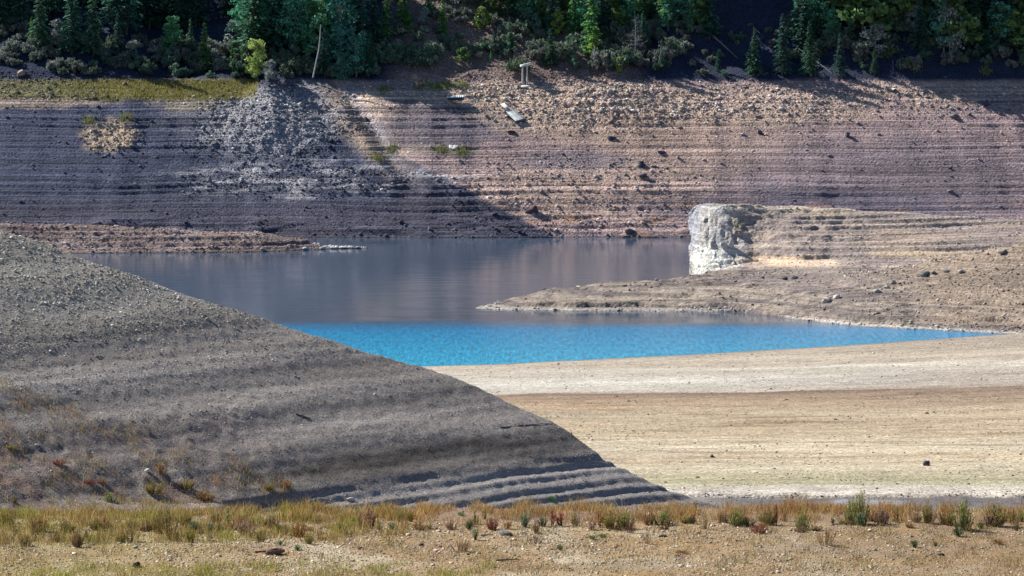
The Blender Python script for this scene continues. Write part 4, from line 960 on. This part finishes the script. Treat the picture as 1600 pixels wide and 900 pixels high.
W = [
 ('clump', 'dark', 24, 838, 14, 10, 'small black-green clump in the grass at the far left'),
 ('twig', 'brown', 55, 834, 30, 34, 'dark brown twiggy weed at the left end of the yellow grass'),
 ('twig', 'olive', 96, 832, 26, 30, 'brown-green twiggy weed right of the dark brown one, far left'),
 ('bush', 'olive', 150, 828, 22, 26, 'olive weed standing in the yellow grass left of the tall twiggy bush'),
 ('bush', 'yellow', 205, 828, 24, 26, 'yellow weed in the yellow grass just left of the tall twiggy bush'),
 ('twig', 'olive', 262, 836, 56, 52, 'tall brown and green twiggy bush rising above the yellow grass'),
 ('bush', 'yellow', 248, 834, 40, 26, 'yellow-green leafy weed on the left flank of the tall twiggy bush'),
 ('clump', 'pale', 303, 832, 22, 20, 'pale-tipped green clump right of the tall twiggy bush'),
 ('clump', 'pale', 329, 832, 18, 16, 'left one of two touching pale-tipped clumps'),
 ('clump', 'dark', 344, 833, 16, 14, 'dark green clump right of two touching pale-tipped ones'),
 ('spire', 'green', 354, 822, 36, 20, 'green upright weed in front of the undercut grey scarp'),
 ('bush', 'pink', 385, 834, 26, 46, 'wide pinkish dry weed below the undercut grey scarp'),
 ('clump', 'dark', 434, 830, 14, 15, 'round dark green clump on the edge right of the pinkish dry weed'),
 ('clump', 'dark', 472, 829, 12, 18, 'flat dark green clump beside an orange tuft'),
 ('clump', 'orange', 484, 830, 9, 16, 'low orange tuft touching a flat dark green clump'),
 ('clump', 'olive', 531, 834, 20, 18, 'olive-yellow rounded weed on a short dark stem'),
 ('clump', 'bright', 438, 852, 10, 10, 'small bright green tuft on the gravel, left one of two'),
 ('clump', 'bright', 465, 860, 10, 14, 'small bright green tuft on the gravel, right one of two'),
 ('spire', 'purple', 578, 826, 38, 22, 'tall purple-red weed at the bench edge'),
 ('twig', 'purple', 564, 828, 24, 24, 'shorter purple twigs left of the tall purple-red weed'),
 ('bush', 'yellow', 593, 828, 15, 14, 'yellow-green sprig right of the tall purple-red weed'),
 ('clump', 'pale', 612, 827, 13, 18, 'pale green tuft right of the yellow-green sprig'),
 ('bush', 'orange', 655, 827, 16, 30, 'orange dry bush halfway between the purple weed and the dark clumps'),
 ('clump', 'dark', 733, 828, 17, 16, 'upper one of two dark clumps near the driftwood'),
 ('clump', 'pale', 743, 844, 20, 13, 'lower one of two clumps near the driftwood, with a pale top'),
 ('spire', 'green', 744, 820, 26, 16, 'thin green weed behind the two dark clumps'),
 ('spire', 'olive', 757, 812, 26, 14, 'thin olive stem sticking up against the grey slope'),
 ('clump', 'pale', 820, 824, 25, 22, 'big pale-topped green clump at the middle of the bench edge'),
 ('spire', 'red', 862, 822, 34, 14, 'left one of a row of red weeds at the bench edge'),
 ('spire', 'red', 877, 822, 28, 22, 'right one of a row of red weeds at the bench edge'),
 ('bush', 'dark', 847, 822, 18, 20, 'dull green weed between the pale-topped clump and the red weeds'),
 ('spire', 'orange', 938, 824, 38, 18, 'tall orange weed at the left end of the big yellow bushes'),
 ('bush', 'yellow', 956, 826, 34, 46, 'wide yellow-green bush, left half of the big yellow pair'),
 ('bush', 'green', 978, 826, 32, 34, 'wide green bush, right half of the big yellow pair'),
 ('bush', 'green', 1036, 820, 26, 44, 'green bush halfway between the yellow pair and the dark leafy bush'),
 ('spire', 'red', 1084, 818, 20, 10, 'small red weed left of a small green one'),
 ('bush', 'dark', 1080, 819, 15, 14, 'small dark green weed just behind a small red one'),
 ('spire', 'orange', 1126, 818, 26, 14, 'orange-red weed left of the dark leafy bush'),
 ('bush', 'green', 1150, 822, 32, 30, 'leafy green bush, taller left part of the dark leafy pair'),
 ('bush', 'dark', 1166, 822, 16, 36, 'low dark leafy bush spreading right of the taller green one'),
 ('clump', 'orange', 1191, 826, 11, 22, 'rounded orange tuft right of the dark leafy bush'),
 ('spire', 'red', 1212, 820, 42, 10, 'tall thin red stem right of the rounded orange tuft'),
 ('bush', 'olive', 1200, 820, 30, 34, 'olive weed around the tall thin red stem'),
 ('bush', 'green', 1254, 828, 36, 30, 'green leafy bush left of the tallest bright bush'),
 ('clump', 'dark', 1301, 818, 9, 8, 'tiny dark tuft between green bush and the tallest bright bush'),
 ('bush', 'green', 1328, 818, 44, 26, 'left wing of the tallest bright green bush, leaning left'),
 ('bush', 'green', 1345, 820, 62, 34, 'tallest bright green bush on the bench edge'),
 ('clump', 'pale', 1345, 822, 24, 22, 'pale-topped clump at the foot of the tallest bright green bush'),
 ('bush', 'pink', 1376, 818, 30, 34, 'pinkish brown weed right of the tallest bright bush'),
 ('spire', 'olive', 1400, 816, 36, 12, 'thin upright olive weed right of the pinkish brown one'),
 ('bush', 'brown', 1432, 816, 20, 20, 'small brown weed left of the golden olive bush'),
 ('bush', 'yellow', 1449, 818, 44, 20, 'upright golden olive bush in the right part of the bench edge'),
 ('bush', 'orange', 1480, 818, 30, 34, 'orange weed between golden olive bush and wide green bush'),
 ('bush', 'green', 1504, 828, 56, 42, 'wide green bush near the right edge'),
 ('clump', 'dark', 1497, 838, 15, 24, 'dark clump in front of the wide green bush'),
 ('clump', 'dark', 1533, 826, 11, 16, 'small dark clump right of the wide green bush'),
 ('bush', 'olive', 1556, 822, 42, 44, 'olive and orange bush at the right edge of the picture'),
 ('spire', 'olive', 1581, 818, 36, 12, 'thin dark weed beyond the olive and orange bush'),
 ('bush', 'green', 1597, 816, 20, 22, 'green weed cut off by the right edge of the picture'),
 ('clump', 'dark', 1429, 856, 14, 14, 'left one of two dark green tufts on the bare right bench'),
 ('clump', 'dark', 1462, 854, 9, 9, 'right and smaller one of two dark green tufts on the bare right bench'),
 ('clump', 'dark', 875, 860, 10, 12, 'lone green tuft on the gravel in the middle of the bench'),
 ('twig', 'brown', 1290, 852, 34, 44, 'bare brown twiggy weed on the bench below the green leafy bush'),
 ('twig', 'brown', 720, 862, 22, 44, 'low brown twiggy weed on the gravel below the two dark clumps'),
 ('twig', 'brown', 835, 850, 18, 40, 'faint brown twigs on the gravel below the big pale-topped clump'),
 ('twig', 'brown', 1012, 850, 26, 18, 'thin brown twigs below the wide yellow bush'),
 ('clump', 'orange', 1065, 865, 7, 28, 'flat orange tuft on the gravel, middle right'),
 ('clump', 'orange', 1560, 850, 9, 28, 'flat golden tuft on the bare bench near the right edge'),
 ('spire', 'orange', 252, 742, 22, 22, 'orange-yellow weed high on the muddy foot, left of centre-left'),
 ('bush', 'yellow', 240, 772, 24, 40, 'yellow tuft on the muddy foot above the tall twiggy bush'),
 ('bush', 'yellow', 292, 764, 20, 30, 'yellow and pink tuft on the muddy foot left of the scarp'),
 ('bush', 'orange', 322, 782, 20, 36, 'orange tuft just left of the undercut scarp'),
 ('bush', 'yellow', 420, 766, 14, 26, 'yellow tuft on the lip above the undercut scarp'),
 ('bush', 'orange', 446, 762, 14, 26, 'orange tuft at the right end of the lip above the scarp'),
 ('bush', 'red', 92, 726, 10, 26, 'red tuft on the muddy foot at the far left'),
 ('bush', 'orange', 160, 756, 12, 20, 'small orange tuft on the muddy foot'),
 ('bush', 'red', 140, 756, 8, 26, 'rusty red low tuft beside a small orange one'),
 ('bush', 'green', 172, 784, 18, 30, 'green tuft low on the muddy foot'),
 ('bush', 'olive', 22, 786, 14, 14, 'olive tuft at the left edge of the muddy foot'),
 ('bush', 'yellow', 18, 702, 9, 26, 'yellow tuft high on the slope at the left edge'),
]
for w in W: weed(*w)
for i in range(34):
    u = 590 + i * 30 + RNG.uniform(-9, 9); weed(['bush', 'twig', 'bush', 'spire'][i % 4], ['orange', 'brown', 'yellow', 'olive', 'pink', 'orange', 'red'][i % 7], u, RNG.uniform(812, 834), RNG.uniform(8, 30), RNG.uniform(10, 36),
         ordinal(i + 1) + ' from the left of the small dry weeds along the bench edge')['group'] = 'small dry weeds along the bench edge'
for i in range(26):
    u = 4 + i * 20 + RNG.uniform(-7, 7); weed(['bush', 'twig', 'bush'][i % 3], ['yellow', 'brown', 'olive', 'orange', 'yellow'][i % 5], u, RNG.uniform(818, 856), RNG.uniform(16, 34), RNG.uniform(18, 32),
         ordinal(i + 1) + ' from the left of the weeds mixed into the yellow grass')['group'] = 'weeds in the yellow grass'
for u, v, wp, lb in [(720, 806, 14, 'flat green patch at the bottom of the terraces, left one of three'), (808, 794, 9, 'smallest flat green patch on the terraces, middle one of three'), (861, 782, 20, 'flat green patch on the terraces, right one of three'),
                  (925, 842, 16, 'left one of two flat green mats on the bench'), (942, 840, 20, 'right one of two flat green mats on the bench'), (10, 357, 22, 'green turf on the crest of the grey slope at the left edge'), (92, 386, 12, 'small yellow-green tuft on the crest of the grey slope')]:
    weed('clump', 'bright' if v > 500 else 'yellow', u, v, 7, wp, lb, name='ground_cover')

# ------------------------------------------------------------------ boulders and driftwood
import bmesh
def rock_mesh(seed, col, flat=.6, sub=2):   # faceted by planar cuts
    bm = bmesh.new(); bmesh.ops.create_icosphere(bm, subdivisions=sub, radius=1); r = np.random.default_rng(seed)
    pl = r.normal(0, 1, (14, 3)); pl /= np.linalg.norm(pl, axis=1, keepdims=True); off = r.uniform(.34, .74, 14)
    V = np.array([v.co[:] for v in bm.verts])
    for p, o_ in zip(pl, off): dd = V @ p; V = V - np.maximum(dd - o_, 0)[:, None] * p
    V = V * 1.35 + r.normal(0, .05, V.shape); V[:, 2] *= flat
    Fc = np.array([[v.index for v in f.verts] for f in bm.faces]); bm.free()
    c = np.ones((len(V), 3)) * np.array(col); c *= r.uniform(.8, 1.2, (len(V), 1)); return mesh_np('rock', V, Fc, M_rock, c)
def rock(u, v, wpx, hpx, col, label, zf, D0, D1, cat='rock', rz=None, name='rock'):
    p = drop(u, v, zf, D0, D1); k = p[1] / F; o = obj(name, rock_mesh(int(u * 7 + v), col, 1.0)); o.location = (p[0], p[1], p[2] + hpx * k * .25)
    o.scale = (wpx * k / 1.5, wpx * k / 1.7, hpx * k / 1.5); o.rotation_euler = (0, 0, RNG.uniform(-.5, .5)); tag(o, label, cat); return o
for a in [(213, 886, 15, 10, (.06, .045, .05), 'dark pointed stone in the grass near the bottom left'), (428, 866, 24, 10, (.15, .09, .075), 'reddish brown rock on the gravel, biggest on the bench'),
          (404, 862, 14, 5, (.30, .22, .17), 'low tan stone touching the reddish brown rock'),
          (788, 836, 20, 8, (.20, .19, .19), 'grey flat rock on the bench right of the pale driftwood'), (1036, 839, 10, 5, (.07, .04, .04), 'dark stone on the bench below the green bush, middle right'),
          (1077, 886, 9, 4, (.6, .57, .5), 'white stone near the bottom of the bench'), (562, 858, 10, 6, (.09, .07, .06), 'dark stone on the gravel below the purple-red weed'),
          (658, 852, 8, 4, (.08, .06, .05), 'dark stone on the gravel left of the brown twigs'), (1470, 868, 9, 4, (.08, .06, .05), 'dark stone on the bare right bench under the two tufts'),
          (230, 737, 9, 5, (.75, .72, .68), 'white stone on the muddy foot of the slope'), (58, 697, 6, 5, (.75, .72, .68), 'white stone on the grey slope at the far left'),
          (546, 782, 10, 6, (.55, .52, .5), 'pale stone at the left start of the terraces')]:
    rock(*a, znear, 126, 182)
for a in [(1448, 728, 8, 8, (.10, .085, .095), 'lone dark stone on the right part of the pale beach'), (1113, 715, 7, 5, (.10, .09, .08), 'small dark stone on the pale beach right of the grey slope')]:
    rock(*a, zbeach, 372, 640)
for a in [(833, 332, 16, 12, (.10, .075, .085), 'dark boulder low on the far bank above the water'), (957, 218, 11, 8, (.06, .065, .09), 'dark boulder on the far bank below the rubble'), (1002, 259, 12, 7, (.05, .06, .085), 'black-blue boulder right of the bank centre, upper of two'),
          (1004, 276, 13, 8, (.10, .10, .13), 'dark grey boulder right of the bank centre, lower of two'), (1032, 239, 11, 6, (.10, .09, .12), 'grey boulder above the two dark ones'), (983, 364, 12, 8, (.15, .14, .17), 'grey boulder at the far waterline'),
          (1323, 213, 8, 8, (.13, .12, .15), 'grey boulder on the upper right bank'), (1187, 210, 9, 7, (.10, .10, .12), 'small grey boulder on the bank right of the rubble'), (800, 201 + 6, 12, 5, (.12, .07, .08), 'dark reddish rock below the sloping gangway'),
          (573, 190, 7, 9, (.05, .06, .07), 'dark rock in the gully below the talus cone'), (1541, 165, 10, 9, (.07, .07, .10), 'dark boulder near the top right of the bank'), (1490, 182, 14, 8, (.20, .18, .20), 'grey outcrop on the upper right bank'),
          (33, 118, 11, 9, (.45, .33, .28), 'pinkish boulder above the shelf at the far left'), (836, 88 + 300 - 300, 4, 4, (.5, .5, .5), 'little pale stone among the shrubs behind the landing posts')]:
    rock(*a, zfar, YS - 3, YS + 120)
for a in [(1373, 458, 11, 6, (.42, .41, .38), 'flat grey slab, left one in the row on the headland slope'), (1384, 450, 10, 5, (.45, .43, .39), 'flat grey slab, second in the row on the headland slope'), (1396, 443, 11, 5, (.40, .38, .35), 'flat grey slab, third in the row on the headland slope'),
          (1444, 431, 16, 10, (.27, .26, .24), 'dark grey boulder above the row of slabs on the headland slope'), (1459, 427, 8, 6, (.30, .29, .27), 'smaller boulder right of the dark grey one'), (1478, 424, 12, 6, (.38, .33, .29), 'tan-grey boulder on the knoll side right of the dark grey one'),
          (1566, 395, 12, 7, (.38, .35, .31), 'pale outcrop on the crest of the knoll near the right edge'), (1290, 471, 16, 8, (.55, .50, .46), 'pale rock on the low spit, left of a white one'), (1308, 466, 12, 7, (.62, .60, .56), 'white rock on the low spit'),
          (1226, 437, 9, 6, (.14, .14, .16), 'dark rock at the foot of the headland, left one of two'), (1241, 436, 9, 5, (.16, .16, .17), 'dark rock at the foot of the headland, right one of two'), (1500, 425, 10, 5, (.4, .37, .33), 'small pale rock on the knoll'),
          (1130, 388, 13, 13, (.40, .41, .42), 'blue-grey block jutting from the hollow in the rock nose'), (1143, 388, 9, 15, (.36, .37, .40), 'narrow blue-grey block right of the first in the rock nose')]:
    rock(*a, zright, 650, 800)
for a in [(382, 484, 9, 6, (.75, .74, .70), 'white stone on the crest of the grey slope'), (415, 494, 6, 4, (.65, .64, .6), 'smaller white stone on the crest right of the first')]: rock(*a, znear, 150, 182)
for u, v, wp in [(521, 388, 10), (535, 387, 13), (548, 387, 9), (560, 388, 11), (505, 389, 8), (411, 391, 9), (478, 390, 9)]:
    rock(u, v, wp, 4, (.52, .51, .51), ({505: 'first', 521: 'second', 535: 'third', 548: 'fourth', 560: 'last'}.get(u, '') + ' from the left of the pale flat rocks at the bar tip') if u > 500 else ('pale flat rock at the waterline of the brown bar, middle' if u < 450 else 'pale flat rock at the waterline just left of the bar tip'), zbar, 812, 872)['group'] = 'pale rocks at the bar tip'
def logn(u0, v0, u1, v1, r, label, col, name='driftwood'):
    a = drop(u0, v0, znear, 126, 182); b = drop(u1, v1, znear, 126, 182); a[2] += r; b[2] += r
    br = [([(b - a) * .4, (b - a) * .4 + np.array([.15, -.1, .12])], [r * .5, r * .2], 5)]
    o = snag([a, (a + b) / 2 + (0, 0, r * .3), b], [r, r * .85, r * .5], label, col, name, 'driftwood', seg=8, parts=br); return o
logn(752, 838, 770, 837, .035, 'pale driftwood stick right of the lower dark clump', (.62, .56, .48))
logn(775, 877, 812, 876, .03, 'dark stick lying on the gravel near the bottom', (.16, .12, .10))
logn(462, 648, 486, 656, .03, 'thin dark stick on the grey slope', (.07, .065, .06))
logn(782, 669, 860, 662, .02, 'long thin root on the grey slope near the crest', (.06, .055, .055))

# ------------------------------------------------------------------ built things on the far bank
def box_bm(cx, cy, cz, sx, sy, sz, bev=0.):
    V = np.array([(a * sx / 2 + cx, b * sy / 2 + cy, c * sz / 2 + cz) for a in (-1, 1) for b in (-1, 1) for c in (-1, 1)]); return V, CF.copy()
def boxes(name, L, mat, col):
    V = []; Fc = []
    for i, b in enumerate(L): v, f = box_bm(*b); V.append(v); Fc.append(f + 8 * i)
    V = np.concatenate(V); return mesh_np(name, V, np.concatenate(Fc), mat, np.ones((len(V), 3)) * np.array(col))
def hill_rot(p, yaw=0.):
    nx = -(zfar(np.array([p[0] + 1.5]), np.array([p[1]])) - zfar(np.array([p[0] - 1.5]), np.array([p[1]])))[0] / 3
    ny = -(zfar(np.array([p[0]]), np.array([p[1] + 1.5])) - zfar(np.array([p[0]]), np.array([p[1] - 1.5])))[0] / 3
    return Vector((nx, ny, 1)).normalized()
from mathutils import Matrix
def place_on(e, p, yaw, tilt=1.):
    n = hill_rot(p); n = (n * tilt + Vector((0, 0, 1)) * (1 - tilt)).normalized(); xax = Vector((cos(yaw), sin(yaw), 0)); xax = (xax - n * xax.dot(n)).normalized(); yax = n.cross(xax)
    e.matrix_world = Matrix.Translation(Vector(p)) @ Matrix((xax, yax, n)).transposed().to_4x4()
# stranded float
p = drop(712, 161, zfar, YS, YS + 100); e = empty('floating_dock', p); tag(e, 'small stranded floating dock lying nearly level on the bank', 'dock')
place_on(e, p + np.array([0, -.6, .95]), .04, .35)
for i in range(8):
    obj('plank', boxes('plank', [(-1.62 + i * .463, 0, .42, .44, 1.9, .07)], M_paint, (.66, .72, .78) if i % 3 else (.56, .62, .68)), e)
obj('float', boxes('float', [(0, 0, .08, 3.5, 1.7, .56)], M_paint, (.05, .07, .11)), e)
obj('edge_board', boxes('edge_board', [(0, -.99, .34, 3.76, .06, .24)], M_paint, (.10, .13, .18)), e)
o = obj('mooring_pole', tubes('mooring_pole', [([(1.75, -.7, .2), (1.8, -.7, 1.9)], [.05, .04], 6)], M_bark, (.25, .22, .2)), e)
# gangway and dock section sliding down the slope
p = drop(806, 188, zfar, YS, YS + 100); e = empty('sloping_dock', p); tag(e, 'stranded pale dock with a narrow gangway slanting down the bank', 'dock')
place_on(e, p + np.array([0, 0, .5]), .55, .95)
for i in range(9):
    obj('plank', boxes('plank', [(0, -1.5 + i * .47, .35, 2.1, .45, .07)], M_paint, (.62, .66, .64) if i % 4 else (.50, .55, .55)), e)
obj('gangway', boxes('gangway', [(-.35, 4.1, .40, .85, 3.2, .08), (-.78, 4.1, .48, .06, 3.2, .16), (.08, 4.1, .48, .06, 3.2, .16)], M_paint, (.66, .66, .64)), e)
obj('float', boxes('float', [(0, .4, .05, 1.9, 4.1, .5)], M_paint, (.05, .07, .10)), e)
obj('end_board', boxes('end_board', [(0, -1.78, .12, 2.14, .06, .5)], M_paint, (.08, .11, .17)), e)
# landing posts with the white top
p = drop(820, 131, zfar, YS, YS + 100); e = empty('landing_stand', p); tag(e, 'weathered stand of two pale posts carrying a white oval top', 'stand')
k = p[1] / F
for dx, h in ((-.5, 3.9), (.5, 3.9)):
    obj('post', tubes('post', [([(dx, 0, -.6), (dx * .95, 0, h)], [.2, .17], 8)], M_bark, (.70, .65, .58)), e)
th = np.linspace(0, 2 * pi, 17)[:-1]
V = [(1.15 * cos(t) + .15, .8 * sin(t), 3.9 + .25 * cos(t)) for t in th] + [(1.25 * cos(t) + .15, .85 * sin(t), 4.35 + .28 * cos(t)) for t in th] + [(.85 * cos(t) + .15, .55 * sin(t), 4.38 + .2 * cos(t)) for t in th] + [(.75 * cos(t) + .15, .5 * sin(t), 4.15 + .2 * cos(t)) for t in th]
Fc = [(r * 16 + i, r * 16 + (i + 1) % 16, (r + 1) * 16 + (i + 1) % 16, (r + 1) * 16 + i) for r in range(3) for i in range(16)]
obj('basin', mesh_np('basin', V, Fc, M_paint, np.ones((64, 3)) * np.array([.85, .86, .86])), e)
obj('basin_floor', mesh_np('basin_floor', [(.75 * cos(t) + .15, .5 * sin(t), 4.12 + .2 * cos(t)) for t in th], [tuple(range(16))], M_paint, np.ones((16, 3)) * .3), e)
obj('arm', tubes('arm', [([(1.0, 0, 4.5), (1.9, .1, 4.75), (2.3, .1, 4.6)], [.09, .07, .04], 6), ([(-.8, 0, 4.2), (-1.5, .1, 4.35)], [.07, .04], 6)], M_bark, (.45, .42, .38)), e)
obj('crossbar', boxes('crossbar', [(0, 0, 3.7, 1.2, .12, .14)], M_paint, (.46, .42, .38)), e)
p = drop(823, 136, zfar, YS, YS + 100); e = empty('ground_slab', p); tag(e, 'pale slab lying on the ground at the foot of the two posts', 'slab'); place_on(e, p, .1, .6)
obj('slab', boxes('slab', [(0, 0, .12, 2.4, 1.1, .22)], M_paint, (.56, .52, .50)), e)
p = drop(709, 232, zfar, YS, YS + 100); e = empty('white_sheet', p); tag(e, 'crumpled white sheet lying on the bank below the floating dock', 'sheet'); place_on(e, p + np.array([0, 0, .1]), 0, 1)
g = np.array([(i, j) for j in range(5) for i in range(8)], float); hh = .12 + .22 * np.abs(pn(g[:, 0] * .7, g[:, 1] * .9, 5)) * 2
V = np.stack([(g[:, 0] - 3.5) * .28, (g[:, 1] - 2) * .3 * (1 - .3 * np.abs(g[:, 0] - 3.5) / 3.5) + .25 * np.cos(g[:, 0]), hh], 1)
Fc = [(j * 8 + i, j * 8 + i + 1, j * 8 + i + 9, j * 8 + i + 8) for j in range(4) for i in range(7)]
me = mesh_np('sheet', V, Fc, M_paint, np.ones((40, 3)) * .8); o = obj('sheet', me, e); so = o.modifiers.new('thick', 'SOLIDIFY'); so.thickness = .03
p = drop(1407, 192, zfar, YS, YS + 100); o = obj('marker_post', tubes('marker_post', [([(0, 0, -.3), (0, 0, 1.5)], [.13, .11], 8)], M_bark, (.42, .38, .36))); o.location = p; tag(o, 'short lone post standing on the upper right bank', 'post')
